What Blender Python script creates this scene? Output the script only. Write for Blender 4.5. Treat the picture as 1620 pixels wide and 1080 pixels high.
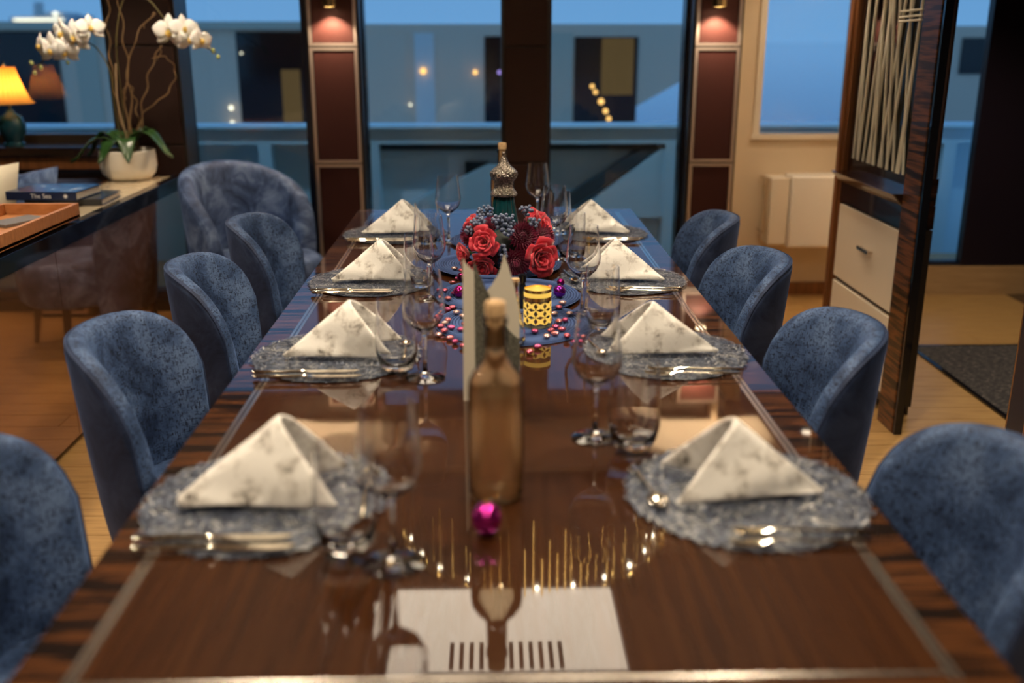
import bpy, bmesh, math, random
from mathutils import Vector, Matrix, Euler
random.seed(7)
R = math.radians
S = bpy.context.scene
COL = S.collection
for o in list(bpy.data.objects): bpy.data.objects.remove(o)

# ------------------------------------------------------------------ camera, world, exposure
CAM = Vector((-0.024, 0.0, 1.424))
F = 1575.0
cd = bpy.data.cameras.new('camera'); co = bpy.data.objects.new('camera', cd); COL.objects.link(co)
co.location = CAM
co.rotation_euler = (R(90 - 17.05), 0, R(-1.32))
cd.sensor_width = 36; cd.lens = F / 1620 * 36; cd.clip_start = .02; cd.clip_end = 500
cd.dof.use_dof = True; cd.dof.focus_distance = 2.75; cd.dof.aperture_fstop = 1.7
S.camera = co
S.view_settings.view_transform = 'Standard'; S.view_settings.look = 'None'
S.view_settings.exposure = 0.0; S.view_settings.gamma = 1.0; S.view_settings.use_curve_mapping = False

W = bpy.data.worlds.new('dusk_sky'); S.world = W; W.use_nodes = True
wn = W.node_tree; wn.nodes.clear()
wo = wn.nodes.new('ShaderNodeOutputWorld'); wb = wn.nodes.new('ShaderNodeBackground')
tc = wn.nodes.new('ShaderNodeTexCoord'); sx = wn.nodes.new('ShaderNodeSeparateXYZ'); rp = wn.nodes.new('ShaderNodeValToRGB')
wn.links.new(tc.outputs['Generated'], sx.inputs[0]); wn.links.new(sx.outputs['Z'], rp.inputs[0])
rp.color_ramp.elements[0].position = 0.0; rp.color_ramp.elements[0].color = (.155, .38, .70, 1)
rp.color_ramp.elements[1].position = 0.7; rp.color_ramp.elements[1].color = (.055, .17, .42, 1)
wn.links.new(rp.outputs[0], wb.inputs[0]); wb.inputs[1].default_value = 1.08
wn.links.new(wb.outputs[0], wo.inputs[0])

WARM = (1.0, .83, .62)
MROT = Euler(co.rotation_euler, 'XYZ').to_matrix()
def ray(px, py): return MROT @ Vector(((px - 810) / F, (540 - py) / F, -1))
def on(px, py, z):
    d = ray(px, py); return CAM + d * ((z - CAM.z) / d.z)
def atY(px, py, y):
    d = ray(px, py); return CAM + d * ((y - CAM.y) / d.y)
def atX(px, py, x):
    d = ray(px, py); return CAM + d * ((x - CAM.x) / d.x)

# ------------------------------------------------------------------ mesh helpers
class MB:
    def __init__(s): s.v = []; s.f = []; s.mi = []
    def add(s, vs, fs, mi=0):
        b = len(s.v); s.v += [Vector(p) for p in vs]; s.f += [tuple(b + i for i in f) for f in fs]; s.mi += [mi] * len(fs); return s
    def box(s, x0, x1, y0, y1, z0, z1, mi=0):
        return s.add([(x0,y0,z0),(x1,y0,z0),(x1,y1,z0),(x0,y1,z0),(x0,y0,z1),(x1,y0,z1),(x1,y1,z1),(x0,y1,z1)],
                     [(0,3,2,1),(4,5,6,7),(0,1,5,4),(1,2,6,5),(2,3,7,6),(3,0,4,7)], mi)
    def prism(s, poly, axis, a, b, mi=0):
        def P(p, t): return {'x': (t, p[0], p[1]), 'y': (p[0], t, p[1]), 'z': (p[0], p[1], t)}[axis]
        n = len(poly)
        return s.add([P(p, a) for p in poly] + [P(p, b) for p in poly],
                     [tuple(range(n - 1, -1, -1)), tuple(range(n, 2 * n))] + [(i, (i + 1) % n, n + (i + 1) % n, n + i) for i in range(n)], mi)
    def lathe(s, prof, n=28, c=(0,0,0), mi=0, close=False):
        vs = []; idx = []
        for r, z in prof:
            if r < 1e-6: idx.append([len(vs)] * n); vs.append((c[0], c[1], c[2] + z))
            else:
                idx.append(list(range(len(vs), len(vs) + n)))
                vs += [(c[0] + r * math.cos(2*math.pi*k/n), c[1] + r * math.sin(2*math.pi*k/n), c[2] + z) for k in range(n)]
        fs = []
        rows = list(zip(idx, idx[1:]))
        if close: rows.append((idx[-1], idx[0]))
        for a, b in rows:
            for k in range(n):
                q = [a[k], a[(k+1) % n], b[(k+1) % n], b[k]]; u = []
                for i in q:
                    if i not in u: u.append(i)
                if len(u) > 2: fs.append(tuple(u))
        return s.add(vs, fs, mi)
    def tube(s, pts, rad, n=8, mi=0):
        pts = [Vector(p) for p in pts]; m = len(pts)
        rs = rad if isinstance(rad, (list, tuple)) else [rad] * m
        vs = []; up = Vector((.123, .31, .94))
        t0 = (pts[1] - pts[0]).normalized(); nn = t0.cross(up)
        if nn.length < .05: nn = t0.cross(Vector((1, 0, 0)))
        nn.normalize()
        for i in range(m):
            t = (pts[min(i+1, m-1)] - pts[max(i-1, 0)]).normalized()
            nn = (nn - t * nn.dot(t)); nn.normalize(); bb = t.cross(nn)
            vs += [pts[i] + (nn * math.cos(2*math.pi*k/n) + bb * math.sin(2*math.pi*k/n)) * rs[i] for k in range(n)]
        fs = [(i*n + k, i*n + (k+1) % n, (i+1)*n + (k+1) % n, (i+1)*n + k) for i in range(m-1) for k in range(n)]
        fs += [tuple(range(n-1, -1, -1)), tuple((m-1)*n + k for k in range(n))]
        return s.add(vs, fs, mi)
    def grid(s, rows, cu=False, mi=0):
        a = len(rows); b = len(rows[0]); vs = [p for r in rows for p in r]
        fs = [(i*b + j, i*b + (j+1) % b, (i+1)*b + (j+1) % b, (i+1)*b + j) for i in range(a-1) for j in range(b if cu else b-1)]
        return s.add(vs, fs, mi)
    def sphere(s, c, r, n=12, m=7, sc=(1,1,1), mi=0):
        b = len(s.v)
        s.lathe([(r * math.sin(math.pi*i/m), -r * math.cos(math.pi*i/m)) for i in range(m+1)], n, (0,0,0), mi)
        for i in range(b, len(s.v)):
            p = s.v[i]; s.v[i] = Vector((p.x*sc[0] + c[0], p.y*sc[1] + c[1], p.z*sc[2] + c[2]))
        return s
    def xf(s, M, start=0):
        for i in range(start, len(s.v)): s.v[i] = M @ s.v[i]
        return s
    def mesh(s, name, mats, smooth=40):
        me = bpy.data.meshes.new(name); me.from_pydata([tuple(p) for p in s.v], [], s.f)
        ml = mats if isinstance(mats, (list, tuple)) else [mats]
        for m_ in ml: me.materials.append(m_)
        for p, k in zip(me.polygons, s.mi): p.material_index = k
        bm = bmesh.new(); bm.from_mesh(me); bmesh.ops.recalc_face_normals(bm, faces=bm.faces); bm.to_mesh(me); bm.free()
        if smooth:
            for p in me.polygons: p.use_smooth = True
            me.set_sharp_from_angle(angle=R(smooth))
        me.update(); return me
    def build(s, name, mats, parent=None, smooth=40, bevel=0, loc=None, rz=0):
        o = bpy.data.objects.new(name, s.mesh(name, mats, smooth)); COL.objects.link(o)
        if parent: o.parent = parent
        if loc is not None: o.location = loc
        o.rotation_euler.z = rz
        if bevel:
            m = o.modifiers.new('bevel', 'BEVEL'); m.width = bevel; m.segments = 3; m.limit_method = 'ANGLE'
        return o

def tag(o, label=None, cat=None, group=None, kind=None):
    if label: o['label'] = label
    if cat: o['category'] = cat
    if group: o['group'] = group
    if kind: o['kind'] = kind
    return o
def thing(name, label, cat, loc=(0,0,0), rz=0, group=None):
    o = bpy.data.objects.new(name, None); COL.objects.link(o); o.location = loc; o.rotation_euler.z = rz
    o.empty_display_size = .05
    return tag(o, label, cat, group)
def copy_tree(o, parent=None):
    c = o.copy(); COL.objects.link(c); c.parent = parent
    for ch in [x for x in o.children]: copy_tree(ch, c)
    return c
def struct(name, mb, m, smooth=None, parent=None, **k):
    o = mb.build(name, m, parent, smooth, **k); o['kind'] = 'structure'; return o
def sempty(name, loc=(0,0,0)):
    o = bpy.data.objects.new(name, None); COL.objects.link(o); o.location = loc; o['kind'] = 'structure'; return o

# ------------------------------------------------------------------ materials
def mat(name, col, rough=.5, metal=0., **kw):
    m = bpy.data.materials.new(name); m.use_nodes = True
    b = m.node_tree.nodes['Principled BSDF']
    b.inputs['Base Color'].default_value = (*col, 1); b.inputs['Roughness'].default_value = rough; b.inputs['Metallic'].default_value = metal
    for k, v in kw.items(): b.inputs[k].default_value = v
    return m
def nt(m): return m.node_tree, m.node_tree.nodes['Principled BSDF']
def mapped(T, scale, coord='Object'):
    c = T.nodes.new('ShaderNodeTexCoord'); mp = T.nodes.new('ShaderNodeMapping'); mp.inputs['Scale'].default_value = scale
    T.links.new(c.outputs[coord], mp.inputs[0]); return mp.outputs[0]
def noise(T, vec, scale=5, detail=3, rough=.55, dist=0):
    n = T.nodes.new('ShaderNodeTexNoise'); n.inputs['Scale'].default_value = scale; n.inputs['Detail'].default_value = detail
    n.inputs['Roughness'].default_value = rough; n.inputs['Distortion'].default_value = dist
    T.links.new(vec, n.inputs['Vector']); return n.outputs['Fac']
def ramp(T, fac, stops):
    r = T.nodes.new('ShaderNodeValToRGB'); e = r.color_ramp.elements
    while len(e) < len(stops): e.new(.5)
    for i, (p, c) in enumerate(stops): e[i].position = p; e[i].color = (*c, 1) if len(c) == 3 else c
    T.links.new(fac, r.inputs[0]); return r.outputs[0]
def mix(T, fac, a, b, mode='MIX'):
    n = T.nodes.new('ShaderNodeMix'); n.data_type = 'RGBA'; n.blend_type = mode
    for s_, v in ((0, fac), (6, a), (7, b)):
        if isinstance(v, (int, float)): n.inputs[s_].default_value = v
        elif isinstance(v, tuple): n.inputs[s_].default_value = (*v, 1)
        else: T.links.new(v, n.inputs[s_])
    return n.outputs[2]
def bump(T, b, h, strength=.3, dist=.002):
    n = T.nodes.new('ShaderNodeBump'); n.inputs['Strength'].default_value = strength; n.inputs['Distance'].default_value = dist
    T.links.new(h, n.inputs['Height']); T.links.new(n.outputs[0], b.inputs['Normal'])
def grained(name, scale, stops, rough=.3, detail=4, dist=.3, coat=0., nscale=5, **kw):
    m = mat(name, (.5,.5,.5), rough, **kw); T, b = nt(m)
    f = noise(T, mapped(T, scale), nscale, detail, .6, dist)
    T.links.new(ramp(T, f, stops), b.inputs['Base Color']); b.inputs['Coat Weight'].default_value = coat; b.inputs['Coat Roughness'].default_value = .03
    return m
M = {}
# table veneers
M['veneer'] = grained('table_veneer', (14, .6, 4), [(.2, (.018,.0048,.0008)), (.5, (.036,.0105,.0016)), (.8, (.055,.018,.0034))], .5, coat=1.0, **{'Specular IOR Level': .05})
EB = [(.32, (.003,.0015,.001)), (.46, (.009,.0035,.0015)), (.55, (.085,.028,.007)), (.62, (.014,.005,.002)), (.72, (.11,.038,.011))]
M['ebony_x'] = grained('striped_ebony_crosswise', (.5, 8, .5), EB, .5, detail=3, dist=.1, coat=1.0, **{'Specular IOR Level': .05})
M['ebony_z'] = grained('striped_ebony_banded', (.4, .4, 7), [(p_, tuple(2.2*v for v in c_)) for p_, c_ in EB], .4, detail=3, dist=.1, coat=.15)
M['ebony_dark'] = grained('dark_ebony', (.6, .6, 9), [(.35, (.008,.005,.004)), (.6, (.030,.013,.007)), (.75, (.055,.022,.010))], .2, coat=.8)
M['red_wood'] = grained('red_brown_wood', (9, 9, .7), [(.3, (.13,.045,.012)), (.7, (.26,.095,.028))], .35, coat=.3)
M['floor_wood'] = grained('oak_floor', (1.2, 16, 4), [(.25, (.30,.165,.055)), (.5, (.42,.245,.085)), (.8, (.50,.31,.12))], .38)
M['floor_sub'] = mat('floor_joint', (.10,.055,.02), .8)
M['tray_wood'] = grained('tray_wood', (3, 20, 6), [(.3, (.38,.14,.04)), (.7, (.58,.25,.09))], .45)
M['leg_wood'] = grained('dark_leg_wood', (12, 12, 1), [(.3, (.02,.010,.006)), (.7, (.05,.024,.013))], .35)
M['ceil'] = grained('ceiling_panelling', (1, 9, 1), [(.3, (.11,.06,.03)), (.7, (.16,.095,.05))], .45)
M['cream'] = mat('cream_lacquer', (.72,.58,.40), .45)
M['cream_light'] = mat('pale_cream', (.80,.70,.55), .4)
M['white_plastic'] = mat('white_enamel', (.86,.80,.70), .35)
M['counter_top'] = grained('parchment_top', (3, 3, 3), [(.3, (.62,.50,.33)), (.7, (.74,.62,.44))], .12, coat=.6)
M['black_gloss'] = mat('black_gloss', (.006,.006,.008), .06)
M['lacquer'] = mat('dark_mirror_lacquer', (.36,.17,.075), .05, .75, **{'Coat Weight': 1.0, 'Coat Roughness': .02})
M['navy_gloss'] = mat('navy_frame', (.008,.012,.028), .25)
M['navy_wall'] = mat('dark_wall', (.012,.008,.014), .3)
M['dark_frame'] = mat('dark_window_frame', (.02,.015,.012), .35)
M['silver'] = mat('brushed_metal', (.72,.66,.58), .22, 1)
M['frame_metal'] = mat('satin_frame', (.66,.58,.54), .4, 1)
M['chrome'] = mat('champagne_cutlery', (.86,.78,.64), .12, 1)
M['bronze'] = mat('bronze_trim', (.46,.32,.20), .3, 1)
M['gold'] = mat('gold', (.95,.66,.24), .18, 1)
M['brass'] = mat('brass_fitting', (.55,.42,.22), .2, 1)
# leather
def leather(name, a, b):
    m = mat(name, a, .6, 0, **{'Specular IOR Level': .2}); T, p = nt(m); v = mapped(T, (60, 60, 240)); f = noise(T, v, 4, 3)
    T.links.new(ramp(T, f, [(.3, a), (.7, b)]), p.inputs['Base Color']); bump(T, p, f, .25, .001); return m
M['leather'] = leather('burgundy_leather', (.026,.0065,.0055), (.042,.011,.0095))
M['leather_brown'] = leather('brown_leather', (.021,.0095,.0075), (.036,.017,.0135))
# velvet
def velvet(name, dark, mid, light, marks=True):
    m = mat(name, mid, .62); T, b = nt(m)
    big = noise(T, mapped(T, (1, 1, .8)), 9, 5, .7, .6)
    col = ramp(T, big, [(.34, dark), (.50, mid), (.66, light)])
    if marks:
        n1 = noise(T, mapped(T, (140, 140, 38)), 2.2, 2, .5, .1); n2 = noise(T, mapped(T, (38, 38, 140)), 2.2, 2, .5, .1)
        k1 = ramp(T, n1, [(.56, (1,1,1)), (.63, (.22,.22,.25))]); k2 = ramp(T, n2, [(.57, (1,1,1)), (.64, (.22,.22,.25))])
        col = mix(T, .85, mix(T, 1.0, col, k1, 'MULTIPLY'), k2, 'MULTIPLY')
        bump(T, b, n1, .25, .002)
    T.links.new(col, b.inputs['Base Color'])
    b.inputs['Sheen Weight'].default_value = .2; b.inputs['Sheen Tint'].default_value = (.25,.42,.9,1); b.inputs['Sheen Roughness'].default_value = .35
    b.inputs['Specular IOR Level'].default_value = .25
    return m
M['velvet'] = velvet('blue_velvet', (.012,.025,.065), (.046,.084,.180), (.105,.165,.30))
M['velvet_out'] = velvet('shaded_dark_blue_velvet', (.007,.012,.032), (.018,.030,.072), (.036,.055,.115), False)  # outer shell's shade is put into this darker copy; also piping and sofa
M['velvet_plain'] = velvet('crushed_blue_velvet', (.014,.028,.075), (.055,.095,.21), (.17,.25,.44), False)
M['cushion_cream'] = mat('cream_linen', (.80,.72,.56), .85)
# glass
def glassm(name, col=(1,1,1), ior=1.47, rough=0.):
    m = bpy.data.materials.new(name); m.use_nodes = True; T = m.node_tree; T.nodes.clear()
    o = T.nodes.new('ShaderNodeOutputMaterial'); g = T.nodes.new('ShaderNodeBsdfGlass')
    g.inputs['Color'].default_value = (*col, 1); g.inputs['IOR'].default_value = ior; g.inputs['Roughness'].default_value = rough
    T.links.new(g.outputs[0], o.inputs[0]); return m
def thin_glass(name, tint=(1,1,1), ior=1.5, rough=0.):
    m = bpy.data.materials.new(name); m.use_nodes = True; T = m.node_tree; T.nodes.clear()
    o = T.nodes.new('ShaderNodeOutputMaterial'); t = T.nodes.new('ShaderNodeBsdfTransparent'); g = T.nodes.new('ShaderNodeBsdfGlossy')
    x = T.nodes.new('ShaderNodeMixShader'); f = T.nodes.new('ShaderNodeFresnel'); f.inputs[0].default_value = ior
    t.inputs[0].default_value = (*tint, 1); g.inputs['Roughness'].default_value = rough
    T.links.new(f.outputs[0], x.inputs[0]); T.links.new(t.outputs[0], x.inputs[1]); T.links.new(g.outputs[0], x.inputs[2]); T.links.new(x.outputs[0], o.inputs[0])
    return m
M['glass'] = glassm('clear_crystal', (1,1,1), 1.58)
M['pane'] = thin_glass('window_glass', (.93,.95,.96))
M['wine'] = thin_glass('rose_wine', (1.0,.93,.80), 1.34)
T = M['wine'].node_tree; d_ = T.nodes.new('ShaderNodeBsdfDiffuse'); d_.inputs[0].default_value = (.95,.66,.42,1); x_ = T.nodes.new('ShaderNodeMixShader'); x_.inputs[0].default_value = .30
T.links.new(T.nodes['Mix Shader'].outputs[0], x_.inputs[1]); T.links.new(d_.outputs[0], x_.inputs[2]); T.links.new(x_.outputs[0], T.nodes['Material Output'].inputs[0])
M['bottle_glass'] = thin_glass('bottle_glass', (.985,.965,.94))
M['dark_glass'] = mat('dark_glass', (.006,.008,.012), .06)
M['teal_glass'] = mat('teal_glass', (.004,.045,.055), .06, 0, **{'Coat Weight': 1.0})
M['cork'] = grained('cork', (30, 30, 30), [(.3, (.45,.27,.12)), (.7, (.66,.44,.23))], .8)
# emission
def emis(name, col, s):
    m = mat(name, (0,0,0), .5); b = nt(m)[1]; b.inputs['Emission Color'].default_value = (*col, 1); b.inputs['Emission Strength'].default_value = s; return m
M['bulb'] = emis('lamp_bulb', (1,.80,.52), 30)
M['down_disc'] = emis('downlight_lens', (1,.82,.6), 8)
M['marina_amber'] = emis('marina_amber', (1,.55,.15), 2.2)
M['marina_white'] = emis('marina_white', (1,.95,.7), 2.4)
M['marina_violet'] = emis('marina_violet', (.5,.35,1), 1.2)
M['lit_cabin'] = emis('lit_cabin', (.55,.33,.06), .16)
# exterior
M['paint'] = mat('bulwark_paint', (.60,.80,.90), .35)
M['paint_dark'] = mat('bulwark_dark_and_shadow', (.05,.07,.08), .5)
M['hull'] = mat('boat_grey', (.90,.64,.45), .5)
M['hull_cream'] = mat('boat_cream', (.66,.55,.40), .5)
M['hull_white'] = mat('boat_white', (.85,.80,.72), .4)
M['boat_window'] = mat('boat_window', (.006,.006,.007), .12)
M['teak'] = mat('teak_deck', (.32,.24,.15), .6)
M['sea'] = mat('sea', (.08,.22,.42), .05)

# ------------------------------------------------------------------ large lights of the room (ceiling fittings)
CZ = 2.15; YW = 5.25; XR = 1.49; XL = -3.3; YB = -1.7
def downlight(x, y, e, zc=CZ, size=R(125)):
    l = bpy.data.lights.new('downlight', 'SPOT'); l.energy = e; l.color = WARM; l.spot_size = size; l.spot_blend = .6; l.shadow_soft_size = .05
    o = bpy.data.objects.new('downlight_beam', l); COL.objects.link(o); o.location = (x, y, zc - .03)
    return o
LK = 2.3
DL = [(a, b, c*LK) for a, b, c in [(-1.95,.3,22), (-1.95,1.7,22), (-1.95,3.1,24), (-1.85,4.35,18), (-.62,-.4,24), (.62,-.4,24), (-.62,1.1,24), (.62,1.1,24), (-.62,2.35,30), (.62,2.35,30), (2.3,4.4,30), (2.3,3.0,22), (1.12,4.3,20), (-1.12,4.3,14), (1.7,5.0,9)]]
for a in DL: downlight(*a)
al = bpy.data.lights.new('ceiling_panel_light', 'AREA'); al.energy = 7; al.color = WARM; al.shape = 'RECTANGLE'; al.size = .82; al.size_y = .52
ao = bpy.data.objects.new('ceiling_panel_light', al); COL.objects.link(ao); ao.location = (.02, 3.12, CZ - .045)

# ------------------------------------------------------------------ floor (planks), walls, ceiling
fl = struct('floor', MB().box(XL, 3.2, YB, 5.6, -.06, -.006), M['floor_sub'])
pw = .125; yy = -.3; plank_n = 0
plank_meshes = {}
while yy < 5.5:
    x = -2.6 + random.random() * -.9
    while x < 2.9:
        L = random.choice([1.3, 1.6, 1.9]); x1 = x + L
        a, b = max(x, XL + .01), min(x1, 2.95)
        if b - a > .05 and plank_n < 230:
            key = round(b - a, 2)
            mb = MB().box(0, b - a - .003, .0015, pw - .0015, -.006, 0)
            o = mb.build('plank', M['floor_wood'], fl, None, loc=(a, yy, 0)); plank_n += 1
        x = x1
    yy += pw

# back wall header and sill strips
struct('wall_back', MB().box(XL, 1.30, YW, YW + .12, 2.02, CZ).box(XL, -1.6, YW, YW + .12, 0, .80).box(-1.6, 1.30, YW, YW + .12, 0, .06), M['dark_frame'])
struct('wall_left', MB().box(XL - .1, XL, YB, YW + .12, 0, CZ), M['ebony_dark'])
struct('wall_front', MB().box(XL, 3.2, YB - .1, YB, 0, CZ), M['cream'])
ce = struct('ceiling', MB().box(XL, 3.2, YB, 5.7, CZ, CZ + .1), M['ceil'])
for x0, x1, y0, y1 in ((-1.75,-.55,4.55,5.2), (.75,1.48,4.55,5.2), (-.5,.7,4.55,5.2), (-1.75,-.62,3.72,4.5), (.66,1.48,3.72,4.5)):
    MB().box(x0, x1, y0, y1, CZ - .03, CZ).build('coffer_panel', M['cream_light'], ce, None)
lp = struct('trim_1', MB().box(-.42,.46,2.84,3.40,CZ-.03,CZ), M['silver'])
m = emis('backlit_alabaster', (1,.86,.66), 1.0); T, b = nt(m)
f = noise(T, mapped(T, (9, 1.2, 1)), 4, 5, .6, .8); T.links.new(ramp(T, f, [(.3, (.62,.50,.36)), (.7, (1,.93,.8))]), b.inputs['Emission Color'])
b.inputs['Emission Strength'].default_value = 1.8
MB().box(-.40,.44,2.86,3.38,CZ-.036,CZ-.03).build('light_panel', m, lp, None)
for k in range(12):
    MB().box(-.17+k*.034, -.155+k*.034, 2.87, 3.02, CZ-.05, CZ-.036).build('grille_slat', M['dark_frame'], lp, None)
for k, (x, y, e) in enumerate(DL):
    d = thing('recessed_downlight', 'small round recessed ceiling downlight', 'downlight', (x, y, CZ - .012), 0, 'recessed ceiling downlights')
    MB().lathe([(.032,0),(.05,0),(.05,.012),(.032,.012)], 20, close=True).build('bezel', M['silver'], d)
    MB().lathe([(0,.004),(.031,.004),(.031,.011),(0,.011)], 20).build('lens', M['down_disc'], d)

# windows on the back wall
def X_at(px, y=YW): return atY(px, 150, y).x
wx = [(-3.2, -1.93, .93), (-1.60, -.95, .10), (-.66, .055, .10), (.285, .985, .10)]
for i, (a, b, zb) in enumerate(wx):
    w = sempty(f'window_{i+1}', ((a+b)/2, YW + .05, zb))
    def lb(x0, x1, z0, z1, y0=-.05, y1=.05):
        return MB().box(x0 - (a+b)/2, x1 - (a+b)/2, y0, y1, z0 - zb, z1 - zb)
    lb(a, b, zb, 2.02, .0, .008).build('pane', M['pane'], w, None)
    fr = MB()
    for q in (lb(a-.02, a+.012, zb-.03, 2.02), lb(b-.012, b+.02, zb-.03, 2.02), lb(a, b, zb-.03, zb+.012), lb(a, b, 2.0, 2.03)): fr.add(q.v, q.f)
    fr.build('window_frame', M['navy_gloss'] if i else M['dark_frame'], w, None)

# leather clad columns between the windows
def column(name, x0, x1, seams, m, y0=YW-.13, frame=True, top=2.02):
    c = sempty(name, ((x0+x1)/2, YW, 0)); cx = (x0+x1)/2
    MB().box(x0-cx-.012, x1-cx+.012, y0-YW+.02, .1, .0, top).build('column_body', M['dark_frame'], c, None)
    zs = [.02] + seams + [top - .01]
    for z0, z1 in zip(zs, zs[1:]):
        h = .018 if frame else .004
        MB().box(x0-cx+h, x1-cx-h, y0-YW+.004, y0-YW+.02, z0+h, z1-h).build('leather_panel', m, c, None, bevel=.004)
        if frame:
            q = MB(); a, b = x0-cx, x1-cx
            q.box(a, a+.016, y0-YW, y0-YW+.02, z0+.003, z1-.003).box(b-.016, b, y0-YW, y0-YW+.02, z0+.003, z1-.003)
            q.box(a+.016, b-.016, y0-YW, y0-YW+.02, z0+.003, z0+.018).box(a+.016, b-.016, y0-YW, y0-YW+.02, z1-.018, z1-.003)
            q.build('metal_frame', M['frame_metal'], c, None)
    return c
YP = YW - .13
p1 = (atY(490, 100, YP).x, atY(566, 100, YP).x); p2 = (atY(1099, 100, YP).x, atY(1170, 100, YP).x); p3 = (atY(797, 100, YP).x, atY(867, 100, YP).x)
zs1 = [atY(530, 259, YP).z, atY(530, 74, YP).z]
column('trim_2', *p1, [zs1[0]-.62+.005] + zs1, M['leather'])
column('trim_3', *p2, [zs1[0]-.62+.005] + zs1, M['leather'])
column('trim_4', *p3, [zs1[0]-.62+.005] + zs1, M['leather_brown'], frame=False)
p0 = (atY(178, 100, YP).x, atY(268, 100, YP).x)
column('trim_5', p0[0], p0[1]+.03, [.9, atY(220, 72, YP).z], M['leather_brown'], frame=False)
# window ledge at the left
lg = struct('trim_6', MB().box(XL, -1.70, 4.955, YW, .86, .905).box(XL, -1.70, 4.99, YW, .0, .80), M['ebony_dark'], bevel=.004)
MB().box(XL, -1.70, 4.97, YW, .80, .86).build('ledge_rail', M['red_wood'], lg, None)

# sconces on the columns
def sconce(px, lab):
    p = atY(px, 11, YP - .06); z0 = p.z
    t = thing('wall_sconce', lab, 'wall lamp', (p.x, YP - .06, z0), 0, 'brass wall sconces')
    MB().lathe([(.027,0),(.034,0),(.034,.24),(.027,.24),(.027,.0)], 24).build('shade_tube', M['brass'], t)
    MB().box(-.02,.02,.03,.06,.08,.16).build('bracket', M['brass'], t, None)
    MB().lathe([(0,.003),(.026,.003),(.026,.03),(0,.03)], 18).build('bulb', M['bulb'], t)
    for k, (zz, rx) in enumerate(((-.012, 0), (.252, math.pi))):
        l = bpy.data.lights.new('sconce_beam', 'SPOT'); l.energy = 26 if not k else 70; l.color = (1,.72,.45); l.spot_size = R(115); l.spot_blend = .25; l.shadow_soft_size = .02
        o = bpy.data.objects.new('sconce_beam', l); COL.objects.link(o); o.location = (p.x, YP - .06, z0 + zz); o.rotation_euler = (rx, 0, 0)
sconce(521, 'brass tube wall sconce on leather column near the armchair')
sconce(1138, 'brass tube wall sconce on leather column near the cream alcove')

# ------------------------------------------------------------------ right side: alcove, cabinet, doorway, corridor
YA = 5.55
xa0, xa1 = atY(1203, 150, YA).x, atY(1341, 150, YA).x
zs = atY(1260, 211, YA).z
wr = struct('wall_right', MB().box(1.20, 2.16, YA, YA+.1, 0, zs).box(1.20, xa0, YA, YA+.1, zs, CZ).box(xa1, 2.16, YA, YA+.1, zs, CZ), M['cream'])
struct('wall_alcove', MB().box(1.20, 1.235, YP+.02, YA, 0, CZ), M['cream'])
w5 = sempty('window_5', (xa0, YA, zs))
MB().box(0, xa1-xa0, .03, .038, 0, CZ-zs).build('pane', M['pane'], w5, None)
MB().box(-.04, xa1-xa0+.04, -.02, .02, -.03, 0).box(-.03, .006, -.012, .02, 0, CZ-zs).box(xa1-xa0-.006, xa1-xa0+.03, -.012, .02, 0, CZ-zs).build('window_frame', M['cream_light'], w5, None)
struct('baseboard_right', MB().box(1.235, 2.1, YA-.02, YA, 0, .07), M['red_wood'])
struct('wall_partition', MB().box(XR+.116, XR+.125, 3.62, 4.40, 0, CZ), M['ebony_dark'])
struct('wall_alcove_side', MB().prism([(XR+.116,4.40),(XR+.15,4.36),(2.16,YA),(2.11,YA)], 'z', 0, CZ), M['cream'])
# white wall cabinet in alcove
q0 = atY(1222, 279, YA-.16); q1 = atY(1322, 392, YA-.16)
bx = thing('wall_box', 'white enamel box with rounded edges mounted on the cream alcove wall', 'box', (q0.x, YA, q1.z))
MB().box(.11, q1.x-q0.x, -.16, 0, 0, q0.z-q1.z).build('box_front', M['white_plastic'], bx, bevel=.012)
MB().box(.0, .105, -.15, 0, 0.015, q0.z-q1.z-.01).build('box_lid', M['cream_light'], bx, bevel=.008)
MB().tube([(-.02,-.0,.08),(-.02,-.13,.08),(-.02,-.13,q0.z-q1.z-.02),(-.02,0,q0.z-q1.z-.02)], .006, 6).build('handle', M['silver'], bx)
# wooden post between alcove and cabinet
ywp = 4.26
struct('trim_7', MB().box(XR+.0, XR+.14, ywp, ywp+.09, 0, CZ).box(XR-.012, XR+.05, ywp+.02, ywp+.06, 0, CZ), M['red_wood'], bevel=.005)
# striped ebony post
yb = 3.44
struct('trim_8', MB().box(XR-.012, XR+.02, yb, yb+.14, 0, CZ), M['ebony_z'], bevel=.003)
struct('trim_12', MB().box(XR-.008, XR+.02, yb-.02, yb, 0, CZ), M['black_gloss'])
# drawer cabinet
cab = thing('drawer_cabinet', 'built-in cabinet with cream drawers under a dark ebony ledge', 'cabinet', (XR, 3.86, 0))
y0, y1 = yb+.14-3.86, ywp-3.86
zt = atX(1390, 345, XR).z
MB().box(.02, .115, y0, y1, .05, .74).build('cabinet_body', M['dark_frame'], cab, None)
for z0, z1 in ((.10,.40), (.42,.735)):
    d = MB().box(0, .02, y0+.01, y1-.01, z0, z1).build('drawer', M['cream_light'], cab, None, bevel=.003)
    MB().box(-.022, -.012, -.09+.06, .03+.06, (z0+z1)/2+.02, (z0+z1)/2+.034).box(-.014, 0, -.03, -.02, (z0+z1)/2+.022, (z0+z1)/2+.032).box(-.014,0,.08,.09,(z0+z1)/2+.022,(z0+z1)/2+.032).build('handle', M['silver'], d, None)
MB().box(.0, .115, y0, y1, .745, .83).build('fascia', M['ebony_dark'], cab, None)
MB().prism([(-.05,.875),(.115,.875),(.115,.83),(-.01,.83)], 'y', y0, y1).build('ledge', M['ebony_dark'], cab, None, bevel=.004)
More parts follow.
